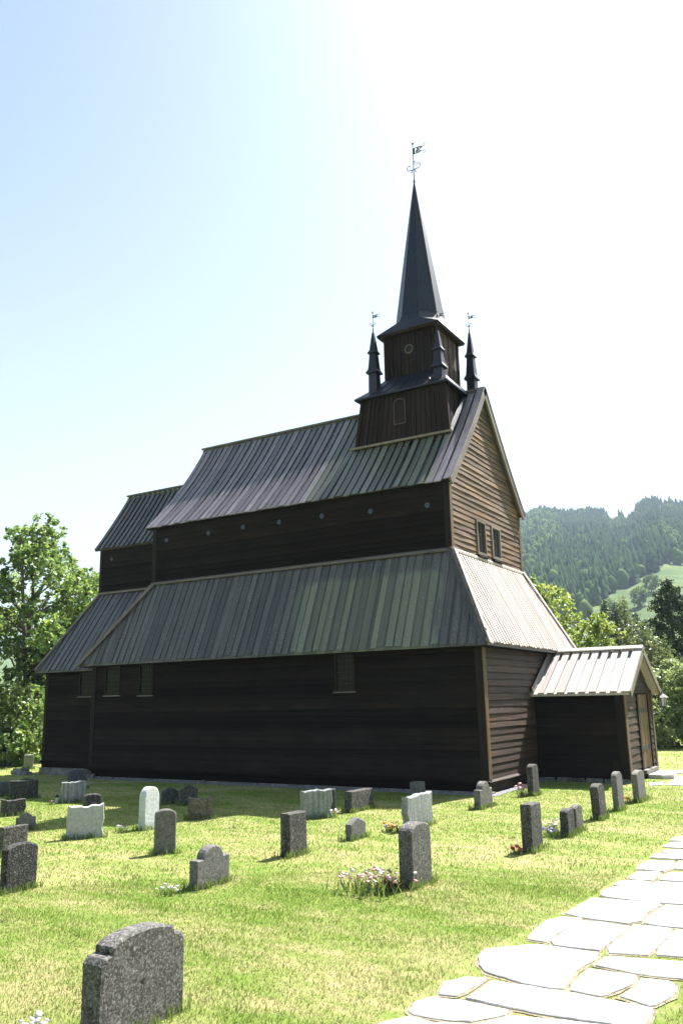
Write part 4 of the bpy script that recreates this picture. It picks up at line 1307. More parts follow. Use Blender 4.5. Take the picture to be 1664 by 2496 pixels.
def gravestone(shape, x, y, W, T, Hh, rot, mat, label, lean=0., plinth=False):
    """near corner at (x,y); broad face looks towards +x, width runs +y, thickness -x"""
    root = empty('gravestone', (x, y, ZG), rz=math.radians(rot))
    tag(root, label, 'gravestone', GRP)
    mb = MB(); o = outline(shape, W, Hh + .08)
    bev = min(.012, T * .12)
    def ring(xx, ins):
        cx = W / 2; r = []
        for (u, v) in o:
            uu = u + (ins if u < cx else -ins) * (1 if ins else 0); vv = v - (ins if v > .02 else 0)
            j = mnoise.noise((u * 14 + x, v * 14 + y, xx * 5)) * (.007 if shape in ('rough', 'flute') else .0035)
            r.append((xx + lean * v * 0, uu + j + lean * v, vv - .08 + j))
        return r
    mb.loft([ring(0, bev), ring(-bev, 0), ring(-T / 2, 0), ring(-T + bev, 0), ring(-T, bev)])
    ob = mb.build('headstone', mat, root)
    STONE_FOOT.append((x, y, W, T, rot))
    return root


G = [
('arch',-1.271,-13.178,0.399,0.10,0.473,0.0,'black','black arched headstone with pale lichen spots at the left edge of the photo',0),
('flat',-3.175,-11.782,0.398,0.082,0.359,0.0,'dark','flat-topped dark headstone just behind the black arched one at the left edge',0),
('shoulder',-4.904,-10.213,0.286,0.100,0.259,-28.0,'grey','small grey shouldered headstone left of the rough white slab',0),
('rough',-6.615,-9.197,0.406,0.120,0.301,-27.0,'dark','low broad dark weathered headstone at the left edge, lit on its top',0),
('flat',-8.821,-7.338,0.567,0.140,0.374,-31.0,'black','wide black headstone in the church shadow on the far left',0),
('flat',-9.588,-7.243,0.412,0.140,0.309,-19.0,'slate','low slate headstone cut by the left edge in the church shadow',0),
('arch',-9.661,-6.438,0.320,0.120,0.313,-30.0,'black','dark curved headstone top just behind the wide black one in shadow',0),
('flute',-7.209,-7.367,0.469,0.120,0.418,-29.0,'flute','blue-grey streaked slab in the shade with a grave lantern at its left foot',0),
('arch',-9.268,-5.393,0.408,0.120,0.425,-24.0,'slate','blue-black arched headstone in shade behind the streaked slab',0),
('arch',-5.819,-8.052,0.315,0.120,0.292,-32.0,'dark','low dark arched headstone peeping up behind the rough white slab',0),
('rough',-3.478,-10.457,0.505,0.120,0.482,-35.0,'rough','rough pale slab with a ragged concave top edge',0),
('round',-3.072,-9.327,0.321,0.137,0.627,0.0,'white','tall white marble headstone with a round top',0),
('arch',-1.424,-10.820,0.265,0.120,0.547,-34.0,'grey','grey-brown arched headstone standing in front of the white marble one',0),
('shoulder',0.429,-12.167,0.538,0.110,0.404,0.0,'grey','grey headstone with a half-round head between square shoulders',0),
('point',-5.120,-6.746,0.317,0.100,0.314,-34.0,'dark','left one of two dark pointed headstones close together in the church shadow',0),
('point',-4.696,-6.711,0.331,0.100,0.370,-35.0,'dark','right, slightly taller one of two dark pointed headstones in the church shadow',0),
('rough',-3.195,-8.192,0.411,0.140,0.367,-43.0,'lichen','brown headstone mottled with lichen right of the white marble one',0),
('flat',0.269,-10.254,0.396,0.143,0.517,0.0,'dark','square-cut dark headstone leaning slightly in the middle of the lawn',-.03),
('flute',-1.484,-7.370,0.501,0.140,0.465,-42.0,'flute','large pale green-grey ribbed headstone with a broken top edge',0),
('flat',-1.62,-6.35,0.13,0.120,0.372,-44.0,'slate','dark slate headstone mostly hidden behind the pale ribbed one',0),
('point',0.317,-8.842,0.410,0.098,0.282,0.0,'grey','small five-sided grey headstone leaning back',-.06),
('flat',-1.143,-6.371,0.778,0.147,0.347,0.0,'dark','long low dark headstone with a straight top right of the pale ribbed one',0),
('flat',-0.884,-4.256,0.252,0.213,0.321,0.0,'grey','square grey block headstone nearest the church wall behind the white streaked slab',0),
('flute',0.677,-7.823,0.838,0.107,0.499,0.0,'flute','wide white headstone with dark vertical streaks behind the speckled one',0),
('arch',2.411,-11.166,0.456,0.158,0.618,0.0,'speck','thick dark speckled headstone with a curved top beside pink flowers',0),
('shoulder',0.711,-5.157,0.577,0.121,0.444,0.0,'grey','grey round-headed headstone standing before the church corner post',0),
('arch',0.899,-2.923,0.372,0.12,0.585,0.0,'dark','slender dark headstone close to the porch wall with a pink posy',0),
('flat',2.830,-8.715,0.416,0.136,0.566,0.0,'dark','tall square dark headstone with red flowers at its foot',0),
('arch',2.894,-7.401,0.315,0.115,0.360,0.0,'dark','short dark headstone beside lilac flowers, left one of a touching pair',0),
('arch',2.877,-6.944,0.336,0.093,0.356,0.0,'speck','short round-topped headstone, right one of a touching pair near the path',0),
('arch',2.874,-5.633,0.403,0.129,0.530,0.0,'dark','dark headstone leaning left, third in the row along the path from the porch',-.10),
('arch',2.881,-4.500,0.406,0.093,0.617,0.0,'grey','narrow upright grey headstone with a rounded top next to the porch door',0),
('arch',2.940,-3.230,0.6,0.106,0.538,0.0,'grey','smooth grey arched headstone leaning beside yellow flowers, nearest the porch door',-.06),
('shoulder2',2.619,-15.533,0.716,0.151,0.556,0.0,'speck','large speckled granite headstone with a stepped curved top in the foreground',0),
('flat',-15.596,-1.616,0.263,0.150,0.435,-29.0,'pale','pale greenish square headstone at the far lawn edge under the trees',0),
]
for g in G:
    gravestone(g[0], g[1], g[2], g[3], g[4], g[5], g[6], S[g[7]], g[8], g[9])

# ------------------------------------------------------------------ grass
def in_poly(px, py, poly):
    inside = np.zeros(len(px), bool); n = len(poly)
    for i in range(n):
        x1, y1 = poly[i]; x2, y2 = poly[(i + 1) % n]
        c = ((y1 > py) != (y2 > py)) & (px < (x2 - x1) * (py - y1) / (y2 - y1 + 1e-12) + x1)
        inside ^= c
    return inside


def blades(xs, ys, hs, ws, lean_=.5):
    n = len(xs); a = rng.uniform(0, 2 * np.pi, n); la = rng.uniform(0, 2 * np.pi, n); ln = hs * rng.uniform(.1, 1, n) * lean_
    dx, dy = np.cos(a) * ws / 2, np.sin(a) * ws / 2
    ox, oy = np.cos(la) * ln, np.sin(la) * ln
    z = np.full(n, ZG - .003)
    P = np.stack([
        np.stack([xs - dx, ys - dy, z], 1), np.stack([xs + dx, ys + dy, z], 1),
        np.stack([xs + dx * .8 + ox * .4, ys + dy * .8 + oy * .4, z + hs * .6], 1),
        np.stack([xs - dx * .8 + ox * .4, ys - dy * .8 + oy * .4, z + hs * .6], 1),
        np.stack([xs + ox, ys + oy, z + hs], 1)], 1).reshape(-1, 3)
    b = np.arange(n)[:, None] * 5
    F = np.concatenate([b + [0, 1, 2], b + [0, 2, 3], b + [3, 2, 4]], 1).reshape(-1, 3)
    return P, F


def scatter(n, r0, r1, a0=86, a1=154):
    r = np.sqrt(rng.uniform(r0 * r0, r1 * r1, n)); a = np.radians(rng.uniform(a0, a1, n))
    return CAM.x + r * np.cos(a), CAM.y + r * np.sin(a), r


def keep(x, y):
    k = np.ones(len(x), bool)
    k &= ~((x > -L3 - .1) & (x < .2) & (y > -A - .24)); k &= ~((x > -LC3) & (x < -L3) & (y > -AC)); k &= ~((x > 0) & (x < 2.1) & (y > .02) & (y < 3.1))
    for p in SLABS: k &= ~in_poly(x, y, p)
    return k


Vs = []; Fs = []; Ts = []; off = 0
for (n, r0, r1, h0, h1, w0) in ((92000, 1.7, 5, .014, .036, .0032), (152000, 5, 10, .014, .036, .0052), (116000, 10, 19, .016, .042, .009), (38000, 19, 36, .02, .05, .018)):
    x, y, r = scatter(n, r0, r1); k = keep(x, y)
    gb = (in_poly(x, y, [(3.76, -14.75), (5.2, -14.6), (5.45, -12.0), (5.15, -8.2), (5.1, -6.5), (4.12, -6.5), (4.07, -10.6), (3.8, -12.8)]))
    k &= ~(gb & (rng.random(n) < .72))
    x, y, r = x[k], y[k], r[k]
    nz = np.array([mnoise.noise((a * .9, b * 2.0, 0)) for a, b in zip(x[::1], y[::1])]) if len(x) < 400000 else 0
    hs = rng.uniform(h0, h1, len(x)) * (.82 + .4 * nz)
    P, F = blades(x, y, hs, np.full(len(x), w0) * rng.uniform(.7, 1.3, len(x)), .9)
    Vs.append(P); Fs.append(F + off); off += len(P)
    t = np.clip(rng.beta(1.6, 2.6, len(x)) + .22 * -nz, 0, 1); Ts.append(np.repeat(t, 5))
o = np_mesh('grass', np.concatenate(Vs), np.concatenate(Fs), M['blade'], cols=np.concatenate(Ts), k=3)
tag(o, 'short mown green and straw coloured grass of the churchyard lawn', 'grass', kind='stuff')

# long unmown tufts round the feet of the stones
Vs = []; Fs = []; Ts = []; off = 0
for (sx, sy, W, T, rot) in STONE_FOOT:
    ca, sa = math.cos(math.radians(rot)), math.sin(math.radians(rot))
    n = int(150 * (W + T) / .5); u = rng.uniform(-.06, W + .06, n); v = rng.normal(.015, .03, n)
    side = rng.random(n) < .25
    u = np.where(side, rng.normal(-.03, .03, n), u); v = np.where(side, rng.uniform(-T - .1, .05, n), v)
    x = sx + v * ca - u * sa; y = sy + v * sa + u * ca
    d = math.hypot(sx - CAM.x, sy - CAM.y); hs = rng.uniform(.04, .12, n); P, F = blades(x, y, hs, np.full(n, .0028 + .00055 * d), .6)
    Vs.append(P); Fs.append(F + off); off += len(P); Ts.append(np.repeat(rng.uniform(.1, 1, n), 5))
for i in range(60):
    x0, y0, r = scatter(1, 3, 16); n = 14
    x = x0 + rng.normal(0, .035, n); y = y0 + rng.normal(0, .035, n)
    if not keep(x0, y0)[0] or (x0[0] > 3.7 and y0[0] < -4): continue
    P, F = blades(x, y, rng.uniform(.03, .07, n), np.full(n, .004 + .0003 * r[0]), .7)
    Vs.append(P); Fs.append(F + off); off += len(P); Ts.append(np.repeat(rng.uniform(.1, 1, n), 5))
o = np_mesh('long_grass', np.concatenate(Vs), np.concatenate(Fs), M['tuft'], cols=np.concatenate(Ts), k=3)
tag(o, 'taller uncut grass tufts growing round the feet of the headstones', 'grass', kind='stuff')


# ------------------------------------------------------------------ flowers
def petal_mat(name, c):
    return leaf_mat(name, tuple(x * .8 for x in c), c, .35)


PET = {'pink': petal_mat('pink_petals', (.8, .48, .52)), 'white': petal_mat('white_petals', (.85, .84, .84)), 'red': petal_mat('red_petals', (.75, .03, .02)),
       'lilac': petal_mat('lilac_petals', (.45, .4, .75)), 'yellow': petal_mat('yellow_petals', (.85, .55, .04)), 'orange': petal_mat('orange_petals', (.85, .33, .03)),
       'darkred': petal_mat('dark_red_leaves', (.16, .03, .03))}


def flower_clump(x, y, rx, ry, hgt, counts, label, leaves=90, extra=None):
    root = tag(empty('flower_clump', (x, y, ZG)), label, 'flowers', 'flowers planted at the gravestones')
    n = leaves; lx_, ly_ = rng.normal(0, rx * .5, n), rng.normal(0, ry * .5, n)
    P, F = blades(lx_, ly_, rng.uniform(.4, 1, n) * hgt * .85, np.full(n, .011), .9); P[:, 2] -= ZG - .0
    np_mesh('foliage', P, F, extra or M['tuft'], root, np.repeat(rng.uniform(0, 1, n), 5), k=3)
    for (cn, k, s) in counts:
        V = []; F = []
        for i in range(k):
            px, py = rng.normal(0, rx * .5), rng.normal(0, ry * .5); pz = hgt * rng.uniform(.55, 1.05); n0 = len(V)
            R_ = s * rng.uniform(.75, 1.2); tx, ty = rng.uniform(-.6, .6, 2)
            V.append((px, py, pz + R_ * .1))
            for j in range(7):
                a = j * 2 * math.pi / 7; rr = R_ * (1 + .2 * (j % 2)); V.append((px + rr * math.cos(a), py + rr * math.sin(a), pz + rr * (math.cos(a) * tx + math.sin(a) * ty)))
            for j in range(7):
                a = j * 2 * math.pi / 7 + .4; V.append((px + R_ * .8 * math.cos(a), py + R_ * .8 * math.sin(a), pz - R_ * .6))
            V.append((px, py, pz - R_ * .9))
            for j in range(7):
                jn = (j + 1) % 7
                F += [(n0, n0 + 1 + j, n0 + 1 + jn), (n0 + 1 + j, n0 + 8 + j, n0 + 1 + jn), (n0 + 1 + jn, n0 + 8 + j, n0 + 8 + jn), (n0 + 15, n0 + 8 + jn, n0 + 8 + j)]
        np_mesh('blossoms', V, F, PET[cn], root, rng.uniform(0, 1, len(V)), k=3)
    return root


flower_clump(2.05, -11.45, .36, .26, .22, [('pink', 26, .02), ('white', 22, .02)], 'bushy clump of pink and white flowers left of the thick speckled headstone', 240)
flower_clump(2.2, -11.28, .12, .12, .2, [('pink', 8, .016)], 'dark red leaved plant with small pink blossoms against the speckled headstone', 90, PET['darkred'])
flower_clump(.28, -12.42, .16, .12, .09, [('white', 12, .015)], 'small white flowers at the left foot of the square-shouldered grey headstone', 50)
flower_clump(2.66, -8.87, .09, .07, .1, [('red', 7, .024)], 'bright red flowers at the foot of the tall square dark headstone', 40)
flower_clump(2.68, -7.45, .15, .22, .14, [('lilac', 16, .021)], 'lilac flowers beside the short dark headstone pair', 90)
flower_clump(2.62, -7.2, .12, .16, .2, [('white', 16, .02)], 'white flowers standing taller behind the lilac ones', 80)
flower_clump(.72, -3.08, .09, .09, .24, [('pink', 10, .03), ('white', 6, .025)], 'round pink and white posy by the slender headstone at the porch', 60)
flower_clump(.42, -7.92, .12, .1, .12, [('yellow', 6, .024), ('orange', 5, .024), ('lilac', 4, .022)], 'orange and yellow pansies left of the wide white streaked headstone', 60)
flower_clump(2.72, -3.4, .14, .1, .12, [('yellow', 8, .024), ('orange', 5, .02)], 'yellow and orange flowers left of the headstone nearest the porch door', 60)
flower_clump(2.28, -15.72, .11, .1, .16, [('white', 22, .018)], 'white blossoms behind the left foot of the foreground headstone', 40)
flower_clump(-3.35, -9.52, .12, .09, .08, [('white', 10, .02)], 'pale withered flowers at the foot of the tall white marble headstone', 40)
flower_clump(-7.35, -7.5, .08, .06, .07, [('pink', 5, .02)], 'small magenta flowers beside the grave lantern in the shade', 20)
flower_clump(-1.35, -6.6, .08, .06, .08, [('pink', 4, .02), ('white', 4, .02)], 'tiny pink and white flowers left of the long low headstone', 25)
gl = tag(empty('grave_lantern', (-7.28, -7.42, ZG)), 'small dark grave lantern at the foot of the shaded streaked slab', 'grave lantern')
mb = MB(); mb.loft([hexr(.035, 0), hexr(.045, .02), hexr(.035, .12)]); mb.build('lantern_body', M['lglass'], gl)
mb = MB(); mb.loft([hexr(.05, .12), hexr(.045, .14), hexr(.012, .18)]); mb.build('lantern_cap', M['iron'], gl)


# ------------------------------------------------------------------ trees near the churchyard
def quads(C, size, up_bias=.3, asp=.62):
    """leaf quads at centres C (n,3)"""
    n = len(C); s = size * rng.uniform(.6, 1.35, n)
    N_ = rng.normal(0, 1, (n, 3)); N_[:, 2] += up_bias * 2; N_ /= np.linalg.norm(N_, axis=1)[:, None]
    T_ = np.cross(N_, rng.normal(0, 1, (n, 3))); T_ /= np.linalg.norm(T_, axis=1)[:, None]
    B2 = np.cross(N_, T_)
    V = np.stack([C - T_ * s[:, None] * .5, C + B2 * s[:, None] * asp * .5 - T_ * s[:, None] * .05 + N_ * s[:, None] * .08, C + T_ * s[:, None] * .55, C - B2 * s[:, None] * asp * .5 - T_ * s[:, None] * .05 + N_ * s[:, None] * .08], 1).reshape(-1, 3)
    F = (np.arange(n)[:, None] * 4 + np.arange(4)).astype(np.int32)
    return V, F


def broad_tree(name, label, x, y, z0, H_, R_, mat, nleaf, lsize, seed, base=.25, cat='tree', group=None, stems=1, lump=1.0, nl=26, dens=.5):
    global rng
    rr = random.Random(seed); root = tag(empty(name, (x, y, z0)), label, cat, group)
    # lumps spread through the crown
    L = []
    for i in range(nl):
        t = (i + .5) / nl; zz = H_ * (base + (1 - base) * t * .93)
        prof = math.sin(math.pi * min(1, max(.0, (t * .82 + .14)))) ** .6
        a = i * 2.4 + rr.uniform(-.4, .4); rad = R_ * prof * rr.uniform(.25, .82)
        lr = R_ * rr.uniform(.26, .42) * lump * (.6 + .4 * prof)
        L.append((Vector((rad * math.cos(a), rad * math.sin(a), zz)), lr))
    tb = MB(); tips = []
    for s_ in range(stems):
        ox = rr.uniform(-.25, .25) * (stems > 1) * R_ * .5; oy = rr.uniform(-.25, .25) * (stems > 1) * R_ * .5
        pts = [Vector((ox, oy, -.15))]; lean = Vector((rr.uniform(-.12, .12), rr.uniform(-.12, .12), 0)) * (2 if stems > 1 else 1)
        for k in range(1, 7): pts.append(Vector((ox, oy, 0)) + lean * k * H_ / 8 + Vector((rr.uniform(-.05, .05), rr.uniform(-.05, .05), H_ * .88 * k / 6)))
        r0 = H_ * .018 / (stems ** .4)
        tb.tube(pts, [r0 * (1.25 - 1.15 * k / 6) + .008 for k in range(7)], 7)
        for (c, lr) in L[s_::stems]:
            zz = max(H_ * .12, c.z - R_ * rr.uniform(.35, .8)); k = min(5, int(zz / (H_ * .88) * 6)); st = pts[k].lerp(pts[k + 1], zz / (H_ * .88) * 6 - k) if k < 6 else pts[-1]
            m1 = st.lerp(c, .5) + Vector((rr.uniform(-.1, .1), rr.uniform(-.1, .1), rr.uniform(-.02, .12))) * R_
            tb.tube([st, m1, c], [r0 * .38, r0 * .24, .01], 5)
            for q in range(3):
                e = c + Vector((rr.uniform(-1, 1), rr.uniform(-1, 1), rr.uniform(-.6, 1))) * lr * .8; tb.tube([m1.lerp(c, .6), (m1.lerp(c, .6) + e) / 2 + Vector((0, 0, .03)), e], [.014, .01, .005], 4)
    tb.build('trunk', M['bark'], root, True)
    wts = np.array([lr ** 2 for _, lr in L]); wts /= wts.sum(); C = []
    tint = []
    for (c, lr), w_ in zip(L, wts):
        n = int(nleaf * w_); nc = max(8, n // 14)      # leaves in sprays
        d = rng.normal(0, 1, (nc, 3)); d /= np.linalg.norm(d, axis=1)[:, None]
        rad = lr * rng.uniform(.35, 1.12, nc) ** dens
        cc = np.array(c)[None] + d * rad[:, None] * np.array([1.1, 1.1, .8])
        idx = rng.integers(0, nc, n); pos = cc[idx] + rng.normal(0, lr * .11, (n, 3)); C.append(pos)
        tint.append(np.clip(rng.normal(.5, .22, nc)[idx] + rng.normal(0, .12, n), 0, 1))
    C = np.concatenate(C); V, F = quads(C, lsize)
    np_mesh('crown', V, F, mat, root, np.repeat(np.concatenate(tint), 4), 4)
    return root


TG = 'broadleaved trees left of the church'
broad_tree('ash_tree', 'tallest leafy tree left of the church with an open crown and forked trunks', -19.0, 1.2, ZG, 9.0, 2.6, M['ash'], 15000, .17, 1, .25, group=TG, stems=2, nl=40, lump=.72)
broad_tree('ash_tree', 'smaller leafy tree filling the gap under the chancel eave left of the church', -18.2, 3.2, ZG, 5.6, 2.1, M['ash'], 9000, .16, 5, .15, group=TG, stems=2, nl=26, lump=.75)
broad_tree('ash_tree', 'leafy tree whose crown touches the chancel roof edge left of the church', -20.0, 4.4, ZG, 7.5, 2.9, M['ash'], 12000, .17, 2, .28, group=TG, stems=2, nl=40, lump=.62)
broad_tree('ash_tree', 'leafy tree cut off by the left edge of the photo', -22.3, -.4, ZG, 9.2, 3.0, M['ash'], 13000, .18, 3, .14, group=TG, stems=2, nl=36, lump=.8)
for i, (bx_, by__, h_, r_b, lb) in enumerate(((-17.4, -.6, 2.7, 1.5, 'dense green bush in front of the tree trunks left of the church'), (-19.0, -1.6, 3.4, 1.8, 'tall bush at the left edge of the photo below the trees'), (-18.4, 2.2, 3.2, 1.6, 'bush growing between the trunks behind the chancel corner'), (-21.5, -3.5, 3.2, 2.2, 'wide bush beyond the lawn at the far left'))):
    broad_tree('bush', lb, bx_, by__, ZG, h_, r_b, M['ash'], 8000, .13, 40 + i, .05, 'bush', 'bushes at the edge of the churchyard', 3, 1.1, 20)


def at(az, d): x, y = pol(az, d); return x, y


x, y = at(107.6, 37); broad_tree('maple_tree', 'bright yellow-green maple with a rounded crown right behind the church roof', x, y, ZG, 7.0, 2.5, M['maple'], 14000, .16, 11, .12, group='trees right of the church', nl=34, lump=.9)
x, y = at(104.2, 35); broad_tree('maple_tree', 'lower bright green tree rising over the porch ridge', x, y, ZG, 5.2, 1.9, M['maple'], 9000, .14, 12, .1, group='trees right of the church', nl=26)
x, y = at(101.2, 36); broad_tree('willow_tree', 'dull olive feathery tree right of the porch in front of the big dark conifer', x, y, ZG, 4.6, 2.0, M['larch'], 9000, .12, 13, .1, group='trees right of the church', nl=26)
x, y = at(99.3, 33.5); broad_tree('bush', 'sunlit bush with pale leaves right beside the lantern', x, y, ZG, 3.1, 1.6, M['bush'], 9000, .12, 14, .03, 'bush', 'bushes at the edge of the churchyard', 3, 1.1, 22)
x, y = at(101.5, 33); broad_tree('bush', 'sunlit bush behind the porch gable', x, y, ZG, 2.9, 1.5, M['bush'], 8000, .12, 15, .03, 'bush', 'bushes at the edge of the churchyard', 3, 1.1, 20)
x, y = at(97.3, 34); broad_tree('bush', 'sunlit bush cut off by the right edge of the photo', x, y, ZG, 3.6, 1.8, M['bush'], 9000, .12, 16, .03, 'bush', 'bushes at the edge of the churchyard', 3, 1.1, 22)


def conifer(label, x, y, z0, H_, R_, mat, n, seed, ls=.16, group='conifers below the hillside', droop=.35):
    rr = random.Random(seed); root = tag(empty('conifer_tree', (x, y, z0)), label, 'tree', group)
    tb = MB(); tb.tube([(0, 0, -.2), (0, 0, H_ * .5), (0, 0, H_ * .99)], [H_ * .018, H_ * .011, .006], 7)
    C = []; T_ = []
    nb_ = int(H_ * 16)
    for i in range(nb_):
        t = (i + rr.random()) / nb_; z = H_ * (.06 + .92 * t); L = R_ * (1 - t) ** .65 * rr.uniform(.6, 1.12) + .05; a = i * 2.399 + rr.uniform(-.3, .3)
        e = Vector((L * math.cos(a), L * math.sin(a), z - L * droop)); s_ = Vector((0, 0, z)); tb.tube([s_, s_.lerp(e, .5) + Vector((0, 0, L * .08)), e], [.012 + .01 * (1 - t), .01, .004], 4)
        m_ = max(6, int(n / nb_ * (L / R_) * 1.9)); u = rng.uniform(.15, 1.0, m_) ** .7
        p = np.array(s_)[None] * (1 - u)[:, None] + np.array(e)[None] * u[:, None] + rng.normal(0, 1, (m_, 3)) * (.07 + .08 * L * (1 - u * .5))[:, None] * np.array([1, 1, .55])
        p[:, 2] -= rng.uniform(0, .12, m_); C.append(p); T_.append(np.clip(rng.normal(rr.uniform(.3, .7), .15, m_), 0, 1))
    tb.build('trunk', M['bark'], root)
    V, F = quads(np.concatenate(C), ls, .1, .3)
    np_mesh('crown', V, F, mat, root, np.repeat(np.concatenate(T_), 4), 4)


x, y = at(99.6, 46); conifer('big dark broad conifer at the right edge below the hillside', x, y, ZG, 7.9, 3.1, M['fir'], 26000, 21, ls=.2)
x, y = at(97.6, 50); conifer('dark conifer cut off by the right edge of the photo', x, y, ZG, 8.2, 2.4, M['fir'], 9000, 22)
x, y = at(103.6, 52); conifer('slim dark spruce left of the light green one above the porch ridge', x, y, ZG, 7.7, 1.1, M['fir'], 6000, 23)
x, y = at(102.4, 48); conifer('pale green larch with loose branches above the porch gable', x, y, ZG, 7.3, 1.7, M['larch'], 8000, 24)
x, y = at(104.6, 58); conifer('thin dark spruce top beside the maple crown', x, y, ZG, 7.6, .9, M['fir'], 4000, 25)
x, y = at(102.95, 46); conifer('dark spruce standing between the slim spruce and the larch', x, y, ZG, 6.7, 1.3, M['fir'], 7000, 27)
x, y = at(101.75, 50); conifer('dark spruce just left of the big broad conifer', x, y, ZG, 6.6, 1.6, M['fir'], 8000, 28)
x, y = at(101.2, 44); conifer('low larch half hidden between the big conifer and the spruces', x, y, ZG, 5.2, 1.5, M['larch'], 6000, 26)


# ------------------------------------------------------------------ forest on the hillside
def meadow_r(a):           # distance at which the forest begins, by azimuth
    if a > 104.8: return 395 + 14 * math.sin(a * 3)
    return 440 + (104.8 - a) * 26 + 12 * math.sin(a * 5)


Vc = []; Fc = []; Tc = []; Vb = []; Fb = []; Tb = []
rf = random.Random(5)
def add_fir(V, F, T, x, y, z, h, r):
    n0 = len(V); k = 6; a0 = rf.uniform(0, 6); tt = rf.random()
    for (z0, r0, z1) in ((.08, 1, .62), (.35, .78, .85), (.62, .5, 1.0)):
        m0 = len(V)
        for j in range(k):
            a = a0 + j * 2 * math.pi / k; q = r * r0 * rf.uniform(.7, 1.2); V.append((x + q * math.cos(a), y + q * math.sin(a), z + h * (z0 + rf.uniform(-.03, .03))))
        V.append((x + rf.uniform(-.2, .2), y, z + h * z1))
        for j in range(k): F.append((m0 + j, m0 + (j + 1) % k, m0 + k))
        T.extend([min(1, max(0, tt + rf.uniform(-.15, .15)))] * (k + 1))
def add_blob(V, F, T, x, y, z, h, r):
    tt = rf.random(); n0 = len(V); rings = [(0.1, .45), (.35, .95), (.62, .9), (.86, .5)]; k = 7; a0 = rf.uniform(0, 6)
    for (zz, q) in rings:
        for j in range(k):
            a = a0 + j * 2 * math.pi / k; rr = r * q * rf.uniform(.72, 1.22); V.append((x + rr * math.cos(a), y + rr * math.sin(a), z + h * (zz + rf.uniform(-.06, .06)))); T.append(min(1, max(0, tt + rf.uniform(-.3, .3))))
    V.append((x, y, z + h)); T.append(tt)
    for i in range(3):
        for j in range(k):
            a = n0 + i * k + j; b = n0 + i * k + (j + 1) % k; F.append((a, b, b + k)); F.append((a, b + k, a + k))
    for j in range(k): F.append((n0 + 3 * k + j, n0 + 3 * k + (j + 1) % k, n0 + 4 * k))
cnt = 0
for i in range(30000):
    a = rf.uniform(88, 126); r = math.sqrt(rf.uniform(390 ** 2, 1185 ** 2))
    if a > 113 and rf.random() < .55: continue
    if r < meadow_r(a): continue
    if a < 103.5 and r > 1010 and mnoise.noise((a * .9, r * .01, 3)) > -.12: continue
    if mnoise.noise((a * 1.6, r * .012, 1)) > .5: continue
    x, y = pol(a, r); z = H(x, y); leafy = mnoise.noise((a * .55, r * .006, 8)) + (.42 if a > 106.2 and r > 520 else 0) + (.25 if r < meadow_r(a) + 20 else 0)
    if rf.random() < (.75 if leafy > .3 else .04): add_blob(Vb, Fb, Tb, x, y, z - 1, rf.uniform(9, 14), rf.uniform(3.2, 5.2))
    else: add_fir(Vc, Fc, Tc, x, y, z - 1, rf.uniform(11, 18), rf.uniform(2.4, 3.8))
    cnt += 1
    if cnt > 13500: break
o = np_mesh('conifer_forest', Vc, Fc, M['farfir'], cols=Tc, k=3); tag(o, 'dense blue-green conifer forest covering the far hillside', 'forest', kind='stuff')
o = np_mesh('broadleaf_wood', Vb, Fb, M['farleaf'], cols=Tb, k=3); tag(o, 'lighter broadleaved trees mixed into the hillside forest', 'forest', kind='stuff')


def meadow_tree(a, r, h, rad, label):
    x, y = pol(a, r); z = H(x, y)
    root = tag(empty('meadow_tree', (x, y, z)), label, 'tree', 'scattered trees on the hillside meadow')
    tb = MB(); tb.tube([(0, 0, -1), (0, 0, h * .5)], [.35, .2], 6); tb.build('trunk', M['bark'], root)
    n = 900; d = rng.normal(0, 1, (n, 3)); d /= np.linalg.norm(d, axis=1)[:, None]
    C = d * (rng.uniform(.3, 1.05, n) ** .5)[:, None] * np.array([rad, rad, h * .46]) + np.array([0, 0, h * .54])
    C += np.array([mnoise.noise((p[0] * .5, p[1] * .5, p[2] * .5)) for p in C])[:, None] * rad * .4
    V, F = quads(C, 1.1); np_mesh('crown', V, F, M['farleaf'], root, np.repeat(rng.uniform(0, 1, n), 4), 4)


for (a, r, h, rad, lb) in ((103.2, 395, 13, 5, 'light green tree at the foot of the dark forest edge'), (101.4, 440, 10, 4, 'dark round tree standing alone in the upper meadow'), (100.6, 470, 9, 4.5, 'pale bushy tree at the forest corner above the meadow'),
                           (99.3, 430, 9, 3.5, 'small tree on the meadow near the right edge of the photo'), (102.2, 380, 6, 3, 'low shrub in the middle of the meadow'), (101.0, 375, 6, 3.5, 'round shrub below the lone dark tree'),
                           (104.0, 350, 8, 4, 'tree beside the small houses on the slope'), (100.2, 350, 7, 4, 'tree right of the white house on the slope'), (102.9, 340, 7, 3.5, 'tree just left of the white house on the slope')):
    meadow_tree(a, r, h, rad, lb)


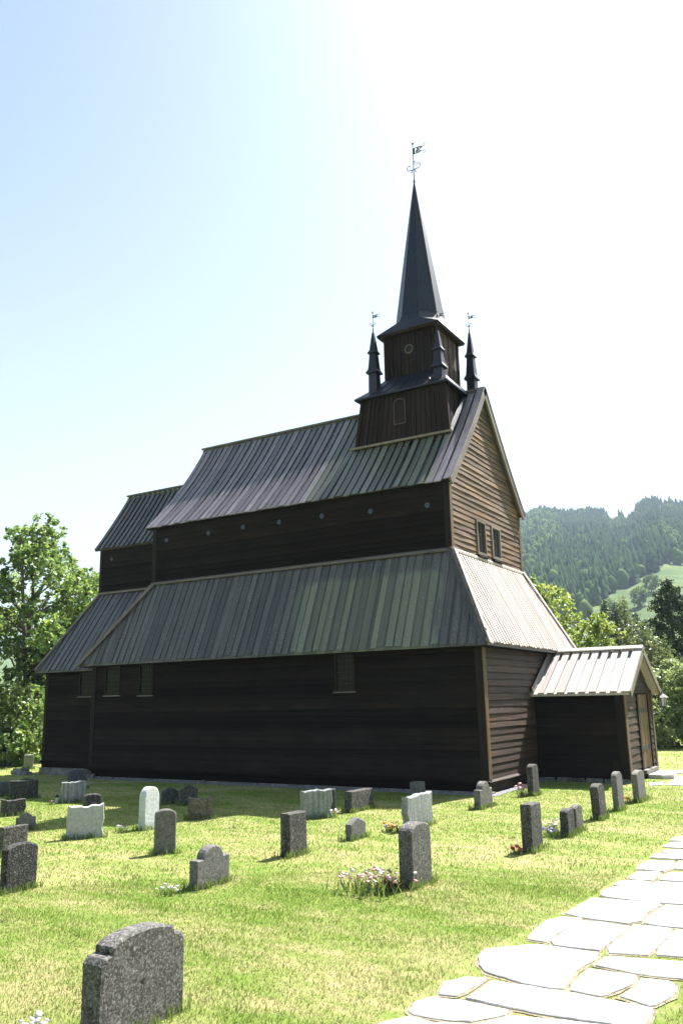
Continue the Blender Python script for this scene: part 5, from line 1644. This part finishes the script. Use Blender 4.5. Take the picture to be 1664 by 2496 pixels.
def house(a, r, w_, d_, h_, rot, wall, roof, label):
    x, y = pol(a, r); z = H(x, y) - .5
    root = tag(empty('house', (x, y, z), rz=rot), label, 'house', 'small houses on the far slope')
    mb = MB(); mb.box(-w_ / 2, -d_ / 2, 0, w_ / 2, d_ / 2, h_)
    mb.hexa([(-w_ / 2, -d_ / 2, h_), (w_ / 2, -d_ / 2, h_), (w_ / 2, d_ / 2, h_), (-w_ / 2, d_ / 2, h_), (-w_ / 2, -.05, h_ + d_ * .42), (w_ / 2, -.05, h_ + d_ * .42), (w_ / 2, .05, h_ + d_ * .42), (-w_ / 2, .05, h_ + d_ * .42)])
    mb.build('wall', wall, root)
    mb = MB()
    for s in (-1, 1):
        mb.hexa([(-w_ / 2 - .4, s * (d_ / 2 + .5), h_ - .3), (w_ / 2 + .4, s * (d_ / 2 + .5), h_ - .3), (w_ / 2 + .4, 0, h_ + d_ * .44), (-w_ / 2 - .4, 0, h_ + d_ * .44),
                 (-w_ / 2 - .4, s * (d_ / 2 + .5), h_), (w_ / 2 + .4, s * (d_ / 2 + .5), h_), (w_ / 2 + .4, 0, h_ + d_ * .44 + .3), (-w_ / 2 - .4, 0, h_ + d_ * .44 + .3)])
    mb.build('roof', roof, root)
    for (u, v) in ((-.28, .3), (.05, .3), (.3, .3)):
        mb = MB(); mb.box(u * w_ - .5, -d_ / 2 - .06, h_ * .35, u * w_ + .5, -d_ / 2 - .01, h_ * .7); mb.build('window', M['black'], root)
    for v in (-.22, .22):
        mb = MB(); mb.box(w_ / 2 + .01, v * d_ - .5, h_ * .35, w_ / 2 + .06, v * d_ + .5, h_ * .7); mb.build('window', M['black'], root)


HW = plain('white_house_paint', (.75, .76, .8), .7); HR = plain('grey_house_roof', (.16, .17, .2), .6)
house(102.1, 372, 7.5, 6.5, 3.6, 1.0, HW, HR, 'white house with a steep gable on the far meadow above the porch')
house(104.4, 362, 8, 6, 3, .4, HW, HR, 'white house half hidden by the spruces on the far slope')
house(103.9, 382, 6, 5, 3, 1.4, HW, HR, 'small pale house higher up between the spruces on the far slope')

# ------------------------------------------------------------------ haze
hz = MB(); hz.box(CAM.x - 4100, CAM.y - 4100, -16, CAM.x + 4100, CAM.y + 4100, 480)
hm = bpy.data.materials.new('air_haze'); hm.use_nodes = True; n = hm.node_tree; n.nodes.clear()
out = n.nodes.new('ShaderNodeOutputMaterial'); pv = n.nodes.new('ShaderNodeVolumePrincipled')
pv.inputs['Color'].default_value = (.62, .78, 1, 1); pv.inputs['Density'].default_value = .00023; pv.inputs['Anisotropy'].default_value = .0
n.links.new(pv.outputs[0], out.inputs['Volume'])
o = hz.build('haze', hm); tag(o, 'thin blue summer haze in the air over the valley', 'haze', kind='stuff')
